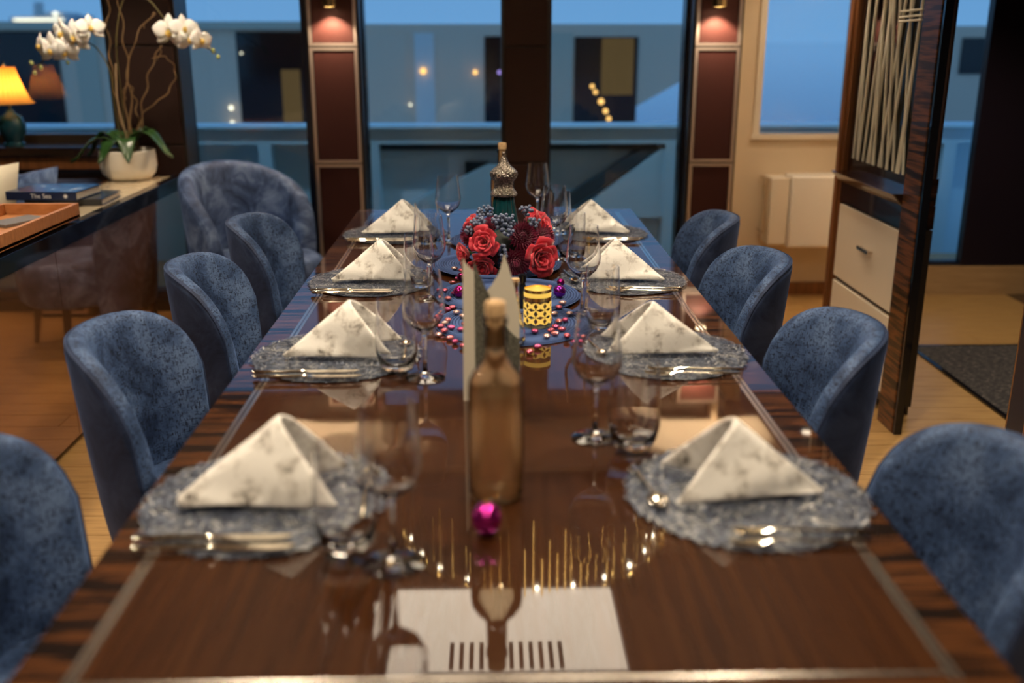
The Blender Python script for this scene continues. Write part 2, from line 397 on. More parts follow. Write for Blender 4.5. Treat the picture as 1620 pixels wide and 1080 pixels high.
# decorative glass panel with white reeds
gl = thing('reed_glass_panel', 'dark framed glass panel with white reed stems inside it above the drawers', 'panel', (XR+.02, 3.86, .875))
H = CZ - .875 - .01
MB().box(.0,.095, y0, y1, 0, .055).box(.0,.05,y0,y0+.035,.055,H).box(.0,.05,y1-.035,y1,.055,H).box(0,.05,y0+.035,y1-.035,H-.05,H).build('panel_frame', M['ebony_dark'], gl, None)
MB().box(.085,.095,y0+.035,y1-.035,.055,H-.05).build('backing', M['leather_brown'], gl, None)
MB().box(.012,.018,y0+.035,y1-.035,.055,H-.05).build('pane', M['pane'], gl, None)
rm = mat('reed_white', (.80,.74,.58), .6)
for k in range(17):
    ya = y0 + .06 + (y1-y0-.12) * (k + random.uniform(-.3,.3)) / 16.0
    ye = min(max(ya + random.uniform(-.22,.22), y0+.05), y1-.05); yb_ = min(max((ya+ye)/2 + random.uniform(-.05,.05), y0+.05), y1-.05); xx = random.uniform(-.004,.006)
    pts = [(xx, (1-t)**2*ya + 2*t*(1-t)*yb_ + t*t*ye, .056 + t*(H-.11)) for t in [i/8 for i in range(9)]]
    MB().tube(pts, .0055, 6).build('reed', rm, gl)
for zz in (.60,.615,.635): MB().tube([(-.01,-.02,zz),(-.01,-.22,zz+.004)], .004, 6).build('reed_tie', rm, gl)
# near door jamb, then panelled wall running to behind the camera
yj = 2.62
struct('trim_9', MB().box(XR-.01, XR+.10, yj-.05, yj+.05, 0, CZ), M['navy_gloss'])
struct('trim_10', MB().box(XR+.0, XR+.09, yj+.05, yj+.075, 0, CZ), M['bronze'])
struct('trim_11', MB().box(XR-.02, XR+.09, yj-.20, yj-.05, 0, CZ), M['red_wood'], bevel=.006)
struct('wall_right_near', MB().box(XR, XR+.1, YB, yj-.20, 0, CZ), M['ebony_dark'])
# corridor
YC = 5.5
ck = struct('wall_corridor', MB().box(2.17, 3.2, YC, YC+.35, 0, .17), grained('riser_wood', (1,8,8), [(.3,(.36,.22,.10)),(.7,(.46,.30,.15))], .4))
xc = atY(1548, 200, YC).x
struct('wall_corridor_end', MB().box(xc, 3.2, YC, YC+.06, .17, CZ), M['navy_wall'])
struct('wall_corridor_side', MB().box(3.1, 3.2, YB, YC, 0, CZ), M['navy_wall'])
w6 = sempty('window_6', (2.17, YC+.03, .17))
MB().box(0, xc-2.17, 0, .008, 0, CZ-.17).build('pane', M['pane'], w6, None)
MB().box(0, xc-2.17, -.02, .03, 0, .025).box(0,.03,-.02,.03,.025,CZ-.17).build('window_frame', M['navy_gloss'], w6, None)
rg = mat('mottled_rug', (.05,.05,.05), .95); T, b = nt(rg)
f = noise(T, mapped(T, (26, 70, 1)), 1.6, 4, .7, .3); T.links.new(ramp(T, f, [(.40,(.010,.010,.013)),(.55,(.04,.035,.035)),(.68,(.26,.22,.18))]), b.inputs['Base Color'])
r0 = on(1434, 548, 0)
rug = thing('rug', 'mottled black and grey rug with dark bound edge on the corridor floor', 'rug', (r0.x+.45, r0.y-1.1, 0))
MB().box(-.43,.43,-1.08,1.08,.001,.010).build('rug_pile', rg, rug, None, bevel=.003)
MB().box(-.45,-.43,-1.1,1.1,.001,.009).box(.43,.45,-1.1,1.1,.001,.009).box(-.43,.43,1.08,1.1,.001,.009).box(-.43,.43,-1.1,-1.08,.001,.009).build('rug_binding', M['black_gloss'], rug, None)

# ------------------------------------------------------------------ outside: deck, bulwark, boats, sea
struct('deck', MB().box(-9, 9, YA+.1, 6.75, -.10, -.01).box(-9, 1.2, YW+.12, YA+.1, -.10, -.01), M['teak'])
YBW = 6.4
bw = thing('bulwark', 'pale painted ship bulwark with flat cap rail and recesses with a painted dark shadow strip outside the windows', 'bulwark', (0, YBW, 0))
zc_ = atY(700, 198, YBW).z; zf = atY(700, 228, YBW).z
MB().box(-9, 9, -.04, .22, zc_-.022, zc_).build('cap_rail', M['paint'], bw, None, bevel=.005)
MB().box(-9, 9, .0, .16, zf, zc_-.022).build('top_beam', M['paint'], bw, None)
MB().box(-9, 9, .16, .22, -.02, zf).build('recess_panel', M['paint'], bw, None)
for px in (60, 420, 590, 1062, 1190, 1500):
    x = atY(px, 260, YBW).x; MB().box(x-.04, x+.04, .0, .16, -.02, zf).build('stanchion', M['paint'], bw, None)
MB().box(atY(600,240,YBW+.1).x, atY(1040,240,YBW+.1).x, .13, .158, zf-.05, zf).build('painted_shadow_strip', M['paint_dark'], bw, None)  # dark strip painted as the shadow below the top beam
a, b_ = atY(1015, 236, YBW), atY(845, 345, YBW)
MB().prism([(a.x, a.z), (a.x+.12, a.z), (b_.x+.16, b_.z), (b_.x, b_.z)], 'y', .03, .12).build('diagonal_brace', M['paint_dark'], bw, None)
a, b_ = atY(1046, 236, YBW), atY(900, 345, YBW)
MB().prism([(a.x, a.z), (a.x+.03, a.z), (a.x+.03, b_.z), (b_.x+.0, b_.z)], 'y', .02, .12).build('gusset_plate', M['paint'], bw, None)
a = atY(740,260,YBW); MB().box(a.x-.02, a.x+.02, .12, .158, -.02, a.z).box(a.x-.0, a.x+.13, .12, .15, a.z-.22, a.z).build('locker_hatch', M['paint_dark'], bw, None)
a, b_ = atY(770, 262, YBW), atY(640, 330, YBW)
MB().prism([(b_.x, b_.z), (a.x, a.z), (a.x+.1, a.z), (a.x+.1, b_.z-.2), (b_.x, b_.z-.2)], 'y', .05, .15).build('ramp_plate', M['paint'], bw, None)

for x in (-3.4, -1.25, .65, 2.6):  # unseen lamps added to brighten the bulwark
    dk = thing('added_deck_light', 'small cool white lamp added unseen outside the cabin to brighten the bulwark', 'added lamp', (x, YW+.45, 2.16), 0, 'added deck lamps outside the windows')
    MB().box(-.06,.06,-.40,.06,.03,.05).build('bracket', M['silver'], dk, None)
    MB().lathe([(.03,0),(.05,.0),(.05,.03),(.0,.03)], 18).build('housing', M['silver'], dk)
    MB().lathe([(0,.004),(.029,.004),(.029,.012),(0,.012)], 16).build('lens', emis('cool_lens', (.6,.85,1), 6), dk)
    l = bpy.data.lights.new('added_deck_beam', 'SPOT'); l.energy = 26; l.color = (.36,.72,1.0); l.spot_size = R(150); l.spot_blend = .7; l.shadow_soft_size = .05
    o = bpy.data.objects.new('added_deck_beam', l); COL.objects.link(o); o.location = (x, YW+.45, 2.14); o.rotation_euler = (R(28), 0, 0)
YN = 10.0
def np_(px, py): p = atY(px, py, YN); return (p.x, p.z)
nb = thing('moored_yacht', 'grey neighbouring yacht with raked bow and dark windows beyond the bulwark', 'yacht', (0, YN, 0))
poly = [np_(-260, 38), np_(1140, 38), np_(1142, 92), np_(955, 197), np_(700, 330), np_(-260, 330)]
MB().prism(poly, 'y', 0, 2.2).build('superstructure', M['hull'], nb, None)
for (x0, x1, y0_, y1_) in ((-120,112,50,230), (372,492,50,232), (766,800,57,200), (909,1004,58,230)):
    a = np_(x0, y0_); c = np_(x1, y1_)
    w = MB().box(a[0], c[0], -.02, .0, c[1], a[1]).build('boat_window', M['boat_window'], nb, None, bevel=.0)
    bv = w.modifiers.new('round', 'BEVEL'); bv.width = .009; bv.segments = 2
for (x0, x1, mm) in ((115,172,'hull_cream'), (868,903,'hull_cream'), (575,648,'hull'), (655,690,'hull_white')):
    a = np_(x0, 52); c = np_(x1, 230); MB().box(a[0], c[0], -.015, 0, c[1], a[1]).build('side_panel', M[mm], nb, None)
a = np_(-260, 34); c = np_(495, 46); MB().box(a[0], c[0], -.10, .3, c[1], a[1]).build('roof_edge', M['hull_cream'], nb, None)
for (x0,x1,y0_,y1_) in ((445,480,110,195), (952,1000,60,150)):
    a = np_(x0, y0_); c = np_(x1, y1_); MB().box(a[0], c[0], -.026, -.021, c[1], a[1]).build('lit_cabin', M['lit_cabin'], nb, None)
for (px, py, mm, r) in ((752,114,'marina_amber',.022), (790,114,'marina_violet',.018), (650,165,'marina_white',.012), (368,170,'marina_white',.022), (370,195,'marina_white',.026),
                        (936,136,'marina_amber',.02), (941,145,'marina_amber',.02), (950,160,'marina_amber',.028), (957,175,'marina_amber',.024), (962,187,'marina_amber',.022), (384,84,'marina_white',.01), (670,112,'marina_amber',.03)):
    p = np_(px, py); MB().sphere((p[0], -.06, p[1]), r, 10, 6).build('lamp_bulb', M[mm], nb)
n2 = thing('moored_boat', 'grey moored boat seen through the corridor window', 'boat', (0, YN+.5, 0))
MB().prism([np_(1500, 40), np_(1700, 40), np_(1700, 300), np_(1500, 300)], 'y', 0, .3).build('boat_side', M['hull'], n2, None)
a = np_(1560, 60); c = np_(1600,120); MB().box(a[0], c[0], -.02, 0, c[1], a[1]).build('boat_window', M['boat_window'], n2, None)
n3 = thing('distant_boat', 'small white lit boat with a mast beyond the neighbouring yacht', 'boat', (0, 24, 0))
def fp(px, py): p = atY(px, py, 24); return (p.x, p.z)
MB().prism([fp(15, 27), fp(118, 24), fp(110, 60), fp(20, 60)], 'y', 0, 1.2).box(fp(20,60)[0], fp(100,60)[0], 0, 1.2, -1.2, fp(20,60)[1]).build('boat_hull', M['hull_white'], n3, None)
MB().prism([fp(58, 26), fp(64, 19), fp(96, 19), fp(108, 25)], 'y', .2, 1).build('wheelhouse', M['hull_white'], n3, None)
MB().prism([fp(38, 27), fp(38, 2), fp(48, 2), fp(49, 27)], 'y', .5, .7).build('mast', M['hull_white'], n3, None)
p = fp(83, 22); MB().sphere((p[0], .15, p[1]), .05, 10, 6).build('deck_lamp', M['marina_white'], n3)
p = fp(30, 32); MB().box(fp(22,31)[0], fp(100,31)[0], -.03, 0, fp(22,33)[1], fp(22,30)[1]).build('light_strip', M['marina_white'], n3, None)
struct('sea', MB().add([(-200,6.9,-1.2),(200,6.9,-1.2),(200,400,-1.2),(-200,400,-1.2)], [(0,1,2,3)]), M['sea'])

# ------------------------------------------------------------------ dining table
TZ = .75; TX = .553; TY0 = .848; TY1 = 4.03
tb = thing('dining_table', 'long glossy brown dining table with striped ebony border and metal inlay', 'table', (0, 2.445, 0))
t0, t1 = TY0-2.445, TY1-2.445
IX = .478; IW = .016
MB().box(-IX, IX, t0+.075+IW, t1-.075-IW, TZ-.03, TZ).box(-IX, IX, t0+.075, t0+.075+IW-.006, TZ-.03, TZ).box(-IX, IX, t1-.075-IW+.006, t1-.075, TZ-.03, TZ).build('tabletop', M['veneer'], tb, None)
for s in (-1, 1):
    a, b = sorted((s*(IX+IW), s*TX)); MB().box(a, b, t0, t1, TZ-.03, TZ).build('ebony_border', M['ebony_x'], tb, None)
    a, b = sorted((s*IX, s*(IX+.006))); MB().box(a, b, t0+.075, t1-.075, TZ-.03, TZ+.0004).build('metal_inlay', M['silver'], tb, None)
    a, b = sorted((s*(IX+.010), s*(IX+IW))); MB().box(a, b, t0+.075, t1-.075, TZ-.03, TZ+.0004).build('metal_inlay', M['silver'], tb, None)
    a, b = sorted((s*(IX+.006), s*(IX+.010))); MB().box(a, b, t0+.075, t1-.075, TZ-.03, TZ-.0002).build('inlay_core', M['ebony_dark'], tb, None)
for (a, b) in ((t0, t0+.075), (t1-.075, t1)):
    MB().box(-(IX+IW), IX+IW, a, b, TZ-.03, TZ).build('ebony_border', M['ebony_x'], tb, None)
for a in (t0+.075+IW-.006, t1-.075-IW):
    MB().box(-IX, IX, a, a+.006, TZ-.03, TZ+.0004).build('metal_inlay', M['silver'], tb, None)
MB().box(-TX+.012, TX-.012, t0+.012, t1-.012, TZ-.075, TZ-.03).build('apron', M['ebony_dark'], tb, None)
for y in (-.95, .95):
    MB().box(-.20, .20, y-.16, y+.16, .04, TZ-.075).build('pedestal', M['ebony_dark'], tb, None, bevel=.01)
    MB().box(-.30, .30, y-.26, y+.26, 0, .04).build('foot_plate', M['silver'], tb, None, bevel=.006)

# ------------------------------------------------------------------ tub chairs
def tub(parent, Rt, Rb, zt, zlow, zb, zseat, amax, th, p=3.6, sx=1.0, m_in='velvet', m_out='velvet_out', back_drop=0.):
    na = 41; rows_o = []; rows_i = []; rim = []
    def rad(z): return Rb + (Rt - Rb) * max(0, min(1, (z - zb) / (zt - zb)))**.8
    out = []; inn = []; pip = []
    for i in range(na):
        u = -1 + 2*i/(na-1); a = u*amax; t = abs(u)
        ztop = zlow + (zt - zlow) * max(0., (1 - t**p))**(1/p)
        ca, sa = -math.cos(a), math.sin(a)
        def P(r, z): return Vector((ca*r*sx, sa*r, z))
        co_ = []
        for k in range(9): z = zb + (ztop - th*.5 - zb)*k/8; co_.append(P(rad(z), z))
        ro = rad(ztop)
        for k in range(1, 6):
            g = math.pi*k/6; co_.append(P(ro - th/2 + th/2*math.cos(g), ztop - th*.5 + th*.5*math.sin(g)))
        out.append(co_)
        ci = []; 
        for k in range(9):
            z = (ztop - th*.5) + (min(zseat, ztop-th*.5-.002) - (ztop - th*.5))*k/8; ci.append(P(rad(z) - th - .012*math.sin(math.pi*k/8), z))
        inn.append(ci); pip.append(P(ro - th*.12, ztop - th*.16))
    mb = MB(); rows = [o_[:] for o_ in out]
    mb.grid(rows, mi=0)
    shell = mb
    full = MB(); full.grid([o_ + c_ for o_, c_ in zip(out, inn)])
    nb_ = len(out[0]) + len(inn[0]); no = len(out[0])
    for fi in range(len(full.f)):
        j = fi % (nb_ - 1); full.mi[fi] = 0 if j < 10 else 1
    # close wing ends
    full.add(out[0] + inn[0], [tuple(range(nb_))], 1); full.add(out[-1] + inn[-1], [tuple(range(nb_))], 1)
    full.build('back_shell', [M[m_out], M[m_in]], parent, 60)
    MB().tube(pip, .0035, 6).build('piping', M[m_out], parent)
def seat_mb(rx, ry, z0, z1, cx=0., e=2.6):
    rows = []
    n = 36
    for (k, zz) in ((.0, z0), (.96, z0), (1.0, z0+.012), (1.02, (z0+z1)/2), (1.0, z1-.022), (.93, z1-.006), (.7, z1), (.0, z1+.004)):
        row = []
        for i in range(n):
            a = 2*math.pi*i/n; c, s = math.cos(a), math.sin(a)
            row.append((cx + rx*k*math.copysign(abs(c)**(2/e), c), ry*k*math.copysign(abs(s)**(2/e), s), zz))
        rows.append(row)
    return MB().grid(rows, cu=True)
def chair(label, loc, rz):
    t = thing('dining_chair', label, 'chair', loc, rz, 'blue velvet dining chairs around the table')
    tub(t, .262, .215, .835, .43, .36, .46, R(77), .05)
    seat_mb(.235, .205, .385, .475, .055).build('seat', M['velvet'], t, 50)
    for (x, y) in ((.20,.15),(.20,-.15),(-.14,.13),(-.14,-.13)):
        MB().tube([(x, y, .39), (x*1.12, y*1.12, .2), (x*1.25, y*1.25, 0)], [.022, .017, .011], 10).build('leg', M['leg_wood'], t)
    return t
CH_L = [(-.655, 1.34), (-.655, 2.06), (-.655, 2.72), (-.655, 3.38)]
CH_R = [(.568, 1.33), (.568, 2.07), (.568, 2.76), (.582, 3.42)]
ordn = ['farthest from the windows', 'third from the windows', 'second from the windows', 'closest to the windows']
base = None
for side, lst, rz in (('orchid console', CH_L, 0), ('drawer cabinet', CH_R, math.pi)):
    for k, (x, y) in enumerate(lst):
        lab = f'blue velvet tub dining chair on the {side} side of table, {ordn[k]}'
        if base is None: base = chair(lab, (x, y, 0), rz)
        else:
            o = copy_tree(base); o.location = (x, y, 0); o.rotation_euler.z = rz; o['label'] = lab
        # small individual turn
        (o if k or side != 'orchid console' else base).rotation_euler.z = rz + R([2,-2,3,-3][k])

# armchair
pA = on(385, 430, .30)
ac = thing('armchair', 'wide crushed blue velvet barrel armchair in front of the windows', 'armchair', (-1.135, 4.68, 0), R(-42))
tub(ac, .33, .28, .85, .50, .20, .42, R(108), .075, 2.0, m_in='velvet_plain', m_out='velvet_plain')
seat_mb(.27, .25, .24, .44, .05).build('seat', M['velvet_plain'], ac, 50)
for (x, y) in ((.2,.18),(.2,-.18),(-.19,.17),(-.19,-.17)):
    MB().tube([(x, y, .25), (x*1.15, y*1.15, 0)], [.02, .012], 10).build('leg', M['leg_wood'], ac)

# ------------------------------------------------------------------ console counter at the left, sofa, lamp, books, orchid
XC = -1.52; CT = .773; CB = -1.83; CY0 = 1.2; CY1 = 4.94
cn = thing('console_counter', 'long console with parchment top, black gloss rim and dark mirror-lacquer front', 'console', (XC, 3.0, 0))
def cb(x0, x1, y0, y1, z0, z1): return MB().box(x0 - XC, x1 - XC, y0 - 3.0, y1 - 3.0, z0, z1)
cb(CB+.03, XC-.045, CY0+.03, CY1-.05, CT-.02, CT).build('parchment_top', M['counter_top'], cn, None)
rim = MB()
for q in (cb(XC-.045, XC, CY0, CY1, CT-.06, CT+.001), cb(CB, CB+.03, CY0, CY1, CT-.06, CT+.001), cb(CB+.03, XC-.045, CY0, CY0+.03, CT-.06, CT+.001), cb(CB+.03, XC-.045, CY1-.05, CY1, CT-.06, CT+.001), cb(CB+.03, XC-.045, CY0+.03, CY1-.05, CT-.06, CT-.02)): rim.add(q.v, q.f)
rim.build('gloss_rim', M['black_gloss'], cn, None, bevel=.0015)
cb(CB+.02, XC-.03, CY0+.01, CY1-.05, .03, CT-.06).build('carcass', M['ebony_dark'], cn, None)
n = 5
for k in range(n):
    ya = CY0 + .01 + (CY1 - .06 - CY0) * k / n; yb2 = CY0 + .01 + (CY1 - .06 - CY0) * (k + 1) / n
    cb(XC-.03, XC-.006, ya+.0015, yb2-.0015, .03, CT-.062).build('front_panel', M['lacquer'], cn, None)
cb(CB+.06, XC-.06, CY0+.03, CY1-.08, 0, .03).build('plinth', M['black_gloss'], cn, None)

def pillow(w, h, t, n=14):
    top, bot = [], []
    for i in range(n+1):
        r1, r2 = [], []
        for j in range(n+1):
            u, v = -1+2*i/n, -1+2*j/n
            k = (1-abs(u)**2.6)**.55 * (1-abs(v)**2.6)**.55 if abs(u) < 1 and abs(v) < 1 else 0
            pin = 1 - .17*(1-abs(u*v))*(max(abs(u),abs(v))**3)
            x, z = u*w/2*pin, v*h/2*pin
            r1.append((x, -t/2*k, z+h/2)); r2.append((x, t/2*k, z+h/2))
        top.append(r1); bot.append(r2)
    return MB().grid(top).grid(bot)
sf = thing('sofa', 'dark blue low sofa standing under the window ledge behind the console', 'sofa', (-2.40, 4.38, 0))
MB().box(-.53, .53, -.45, .50, .06, .30).build('sofa_base', M['velvet_out'], sf, bevel=.02)
MB().box(-.52, .52, -.45, .28, .30, .46).build('seat_cushion', M['velvet_plain'], sf, bevel=.04)
MB().box(-.53, .53, .29, .50, .30, .77).build('backrest', M['velvet_out'], sf, bevel=.04)
for x in (-.48, .48):
    for y in (-.4, .45): MB().lathe([(0,0),(.02,0),(.024,.06),(0,.06)], 12, (x, y, 0)).build('foot', M['leg_wood'], sf)
def cushion(x, y, z, w, h, m, lab, tilt, rz):
    o = pillow(w, h, .17).build('cushion', m, None, 60); o.location = (x, y, z); o.rotation_euler = (R(tilt), 0, R(rz))
    tag(o, lab, 'cushion', 'sofa cushions')
cushion(-2.13, 4.02, .47, .42, .47, M['cushion_cream'], 'cream linen cushion propped on the blue sofa', -9, 6)
cushion(-2.09, 4.36, .47, .34, .42, M['velvet_plain'], 'pale blue velvet cushion leaning on the sofa back', -14, -4)

# table lamp on the ledge
pl = atY(24, 232, 5.08)
lm = thing('table_lamp', 'table lamp with glowing amber pleated shade and teal ceramic base', 'lamp', (pl.x, 5.08, .905))
lm.scale = (.92,.92,.86)
MB().lathe([(0,0),(.055,0),(.055,.012),(.045,.02),(.065,.07),(.07,.11),(.055,.16),(.025,.18),(.018,.20),(0,.20)], 24).build('lamp_base', mat('teal_ceramic', (.01,.05,.07), .1), lm)
MB().lathe([(.008,.20),(.008,.27),(0,.27)], 10).build('lamp_stem', M['brass'], lm)
sm = bpy.data.materials.new('amber_silk'); sm.use_nodes = True; T = sm.node_tree; T.nodes.clear()
oo = T.nodes.new('ShaderNodeOutputMaterial'); d1 = T.nodes.new('ShaderNodeBsdfDiffuse'); d2 = T.nodes.new('ShaderNodeBsdfTranslucent'); ad = T.nodes.new('ShaderNodeMixShader'); ad.inputs[0].default_value = .65
d1.inputs[0].default_value = (.75,.42,.13,1); d2.inputs[0].default_value = (.9,.38,.06,1)
T.links.new(d1.outputs[0], ad.inputs[1]); T.links.new(d2.outputs[0], ad.inputs[2]); T.links.new(ad.outputs[0], oo.inputs[0])
rows = []
for k in range(13):
    t = k/12; r = .128 - .078*t**.6; z = .235 + .20*t
    rows.append([((r+.0035*math.cos(24*a_))*math.cos(a_), (r+.0035*math.cos(24*a_))*math.sin(a_), z) for a_ in [2*math.pi*i/96 for i in range(96)]])
MB().grid(rows, cu=True).build('lamp_shade', sm, lm, 60)
MB().lathe([(.006,.27),(.02,.29),(.026,.32),(.018,.35),(0,.36)], 14).build('bulb', M['bulb'], lm)
MB().lathe([(.007,.435),(.012,.445),(.004,.465),(0,.47)], 10).build('finial', M['brass'], lm)
MB().tube([(.05,0,.435),(0,0,.436),(-.05,0,.435)], .003, 6).tube([(0,0,.36),(0,0,.44)], .003, 6).build('shade_carrier', M['brass'], lm)
l = bpy.data.lights.new('lamp_glow', 'POINT'); l.energy = 2.4; l.color = (1,.58,.22); l.shadow_soft_size = .03
o = bpy.data.objects.new('lamp_glow', l); COL.objects.link(o); o.location = (pl.x, 5.08, .905+.285)

# books
def book(name, px, py, z0, w, d, h, cov, lab, rz, spine=None):
    p = on(px, py, z0)
    t = thing(name, lab, 'book', (p.x, p.y, z0), R(rz), 'books on the console')
    MB().box(-w/2, w/2, -d/2, -d/2+.004, 0, h).box(-w/2, w/2, -d/2+.004, d/2, h-.004, h).box(-w/2, w/2, -d/2+.004, d/2, 0, .004).build('cover', cov, t, None, bevel=.001)
    MB().box(-w/2+.005, w/2-.005, -d/2+.0045, d/2-.005, .0042, h-.0042).build('pages', mat('pages', (.80,.74,.62), .8), t, None)
    return t
cov1 = mat('dark_cover', (.03,.035,.04), .25); cov2 = mat('blue_cover', (.02,.05,.14), .2)
T, b = nt(cov2); f = noise(T, mapped(T, (7, 7, 1)), 2, 4); T.links.new(ramp(T, f, [(.5,(.015,.035,.10)),(.6,(.05,.12,.22)),(.72,(.55,.56,.45))]), b.inputs['Base Color'])
b1 = book('book', 118, 318, CT+.001, .30, .25, .026, cov1, 'large dark covered book lying under the blue book', 3)
b2 = book('book', 88, 310, CT+.0275, .285, .23, .034, cov2, 'blue coffee table book with shiny printed cover on top of the dark book', -4)
MB().box(-.1425, .1425, -.1165, -.115, .001, .033).build('spine', mat('navy_spine', (.012,.022,.07), .35), b2, None)
tcu = bpy.data.curves.new('spine_text', 'FONT'); tcu.body = 'The Sea'; tcu.size = .026; tcu.align_x = 'CENTER'; tcu.extrude = .0003
to = bpy.data.objects.new('tmp', tcu); COL.objects.link(to); bpy.context.view_layer.update()
tm = bpy.data.meshes.new_from_object(to.evaluated_get(bpy.context.evaluated_depsgraph_get())); bpy.data.objects.remove(to)
tm.materials.clear(); tm.materials.append(mat('print_white', (.75,.75,.78), .5))
tx = bpy.data.objects.new('spine_lettering', tm); COL.objects.link(tx); tx.parent = b2; tx.location = (.0, -.1169, .009); tx.rotation_euler = (R(90), 0, 0)
st = [(.011*(1 if i % 2 == 0 else .45)*math.cos(math.pi*i/8), .011*(1 if i % 2 == 0 else .45)*math.sin(math.pi*i/8)+.017) for i in range(16)]
MB().prism([(x+.10, z) for x, z in st], 'y', -.1172, -.1166).build('spine_emblem', mat('print_white2', (.75,.75,.78), .5), b2, None)
# tray
pt = on(8, 368, CT)
ty = thing('serving_tray', 'orange brown wooden tray with raised rim on the console', 'tray', (-1.675, 3.36, CT+.002), 0)
MB().box(-.14, .14, -.33, .33, .012, .022).build('tray_bottom', M['tray_wood'], ty, None)
for q in ((-.14,-.125,-.33,.33), (.125,.14,-.33,.33), (-.125,.125,-.33,-.315), (-.125,.125,.315,.33)):
    MB().box(*q, .008, .062).build('tray_rim', M['tray_wood'], ty, None, bevel=.002)
MB().box(-.11,.11,-.28,-.26,0,.012).box(-.11,.11,.26,.28,0,.012).build('tray_foot', M['leg_wood'], ty, None)
nbk = MB().box(-.05, .05, -.09, .09, 0, .012).build('notebook', mat('grey_notebook', (.16,.15,.14), .5), None, None, bevel=.002); nbk.location = (-1.68, 3.50, CT+.0242); nbk.rotation_euler.z = R(-25)
tag(nbk, 'slim grey notebook lying in the wooden tray', 'notebook')

# orchid
YO = 4.80; po = on(205, 274, CT); po.x = atY(205, 274, YO).x
pot = thing('flower_pot', 'white glazed bowl pot holding the orchid on the console', 'pot', (po.x, YO, CT+.001))
MB().lathe([(0,0),(.085,0),(.098,.006),(.120,.03),(.128,.06),(.126,.135),(.121,.138),(.116,.135),(.118,.06),(.105,.03),(0,.02)], 36).build('bowl', M['white_plastic'], pot, 50)
MB().lathe([(0,.115),(.06,.118),(.116,.112),(.116,.10),(0,.10)], 24).build('moss', grained('moss', (40,40,40), [(.3,(.03,.035,.012)),(.7,(.09,.08,.035))], .9), pot)
gm = mat('orchid_leaf', (.025,.075,.018), .3); stm = mat('orchid_stem', (.12,.10,.035), .5); pm = mat('orchid_petal', (.95,.92,.88), .55, 0, **{'Subsurface Weight': .15, 'Subsurface Radius': (.01,.008,.006)}); lipm = mat('orchid_lip', (.80,.55,.12), .5); bdm = mat('orchid_bud', (.50,.58,.20), .5)
oc = thing('orchid', 'white moth orchid with two arching flower sprays and dark strap leaves', 'orchid', (po.x, YO, CT+.112))
OB = Vector(oc.location)
def L3(px, py, dy=0.): return atY(px, py, YO + dy) - OB
def leaf(ang, ln, w, lift, droop):
    rows = []
    for i in range(9):
        t = i/8; r = ln*t; z = lift*math.sin(math.pi*min(t*1.1,1))-droop*t*t + .004; ww = w*math.sin(math.pi*(.06+.92*t)**.8)
        c, s_ = math.cos(ang), math.sin(ang)
        rows.append([(c*r - s_*ww*u, s_*r + c*ww*u, z + .012*abs(u)) for u in (-1,-.5,0,.5,1)])
    lf = MB().grid(rows).build('leaf', gm, oc, 60); sd = lf.modifiers.new('thick','SOLIDIFY'); sd.thickness = .003
for k, (an, ln, w, li, dr) in enumerate(((200,.25,.035,.10,.05),(172,.20,.034,.12,.02),(-15,.24,.036,.13,.02),(20,.19,.034,.13,.0),(-70,.16,.036,.10,.04),(110,.2,.034,.12,.02),(-120,.17,.036,.09,.05))): leaf(R(an), ln, w*1.35, li*.85, dr*.6)
def spline(pts, m=6):
    out = []; P = [Vector(p) for p in pts]
    for i in range(len(P)-1):
        a, b_, c, d = P[max(i-1,0)], P[i], P[i+1], P[min(i+2,len(P)-1)]
        for k in range(m):
            t = k/m; out.append(.5*((2*b_)+(c-a)*t+(2*a-5*b_+4*c-d)*t*t+(3*b_-a-3*c+d)*t**3))
    return out + [P[-1]]
stems = [[L3(198,236), L3(183,180), L3(176,120), L3(160,85), L3(140,68), L3(110,72), L3(80,88), L3(56,108)],
         [L3(200,236,.02), L3(192,150,.02), L3(184,60,.0), L3(200,-10,-.02), L3(235,0,-.03), L3(265,35,-.03), L3(300,58,-.03), L3(342,84,-.03)]]
for s_ in stems: MB().tube(spline(s_), .0032, 7).build('flower_stem', stm, oc)
MB().tube(spline([L3(205,238,-.02), L3(200,215,-.02), L3(186,160,-.02), L3(183,100,-.01)]), .0035, 7).build('support_stick', mat('stick', (.40,.28,.16), .7), oc)
def bloom(p, sz, yaw, pitch):
    rt = Euler((R(pitch), 0, R(yaw)), 'XYZ').to_matrix().to_4x4()
    mb = MB()
    def petal(ang, ln, w, z0):
        rows = []
        for i in range(6):
            t = i/5; r = sz*(.05+ln*t); ww = sz*w*math.sin(math.pi*(.10+.86*t)**.9)
            rows.append([(math.cos(ang)*r - math.sin(ang)*ww*u, z0*sz - .06*sz*(1-u*u)*math.sin(math.pi*t), math.sin(ang)*r + math.cos(ang)*ww*u) for u in (-1,-.5,0,.5,1)])
        mb.grid(rows)
    for a_ in (90, 215, 325): petal(R(a_), .5, .17, .04)
    for a_ in (12, 168): petal(R(a_), .52, .30, -.02)
    mb.xf(Matrix.Translation(p) @ rt); o_ = mb.build('bloom', pm, oc, 60); sd = o_.modifiers.new('thick','SOLIDIFY'); sd.thickness = .0015
    lb_ = MB().sphere((0,-.08*sz,-.06*sz), .09*sz, 8, 6, (1,1.2,1.3)).xf(Matrix.Translation(p) @ rt); lb_.build('lip', lipm, o_)
for (px, py, sz, yw, pt_) in ((143,44,.085,30,-20),(116,60,.105,-5,0),(98,52,.09,-40,10),(82,78,.10,-15,5),(64,72,.075,-55,0),(102,82,.085,10,20),
                              (268,50,.10,-10,0),(291,45,.085,30,-15),(300,62,.085,15,10),(318,64,.08,55,-10),(284,62,.07,-30,25)):
    bloom(L3(px, py, -.05), sz*1.42, yw, pt_)
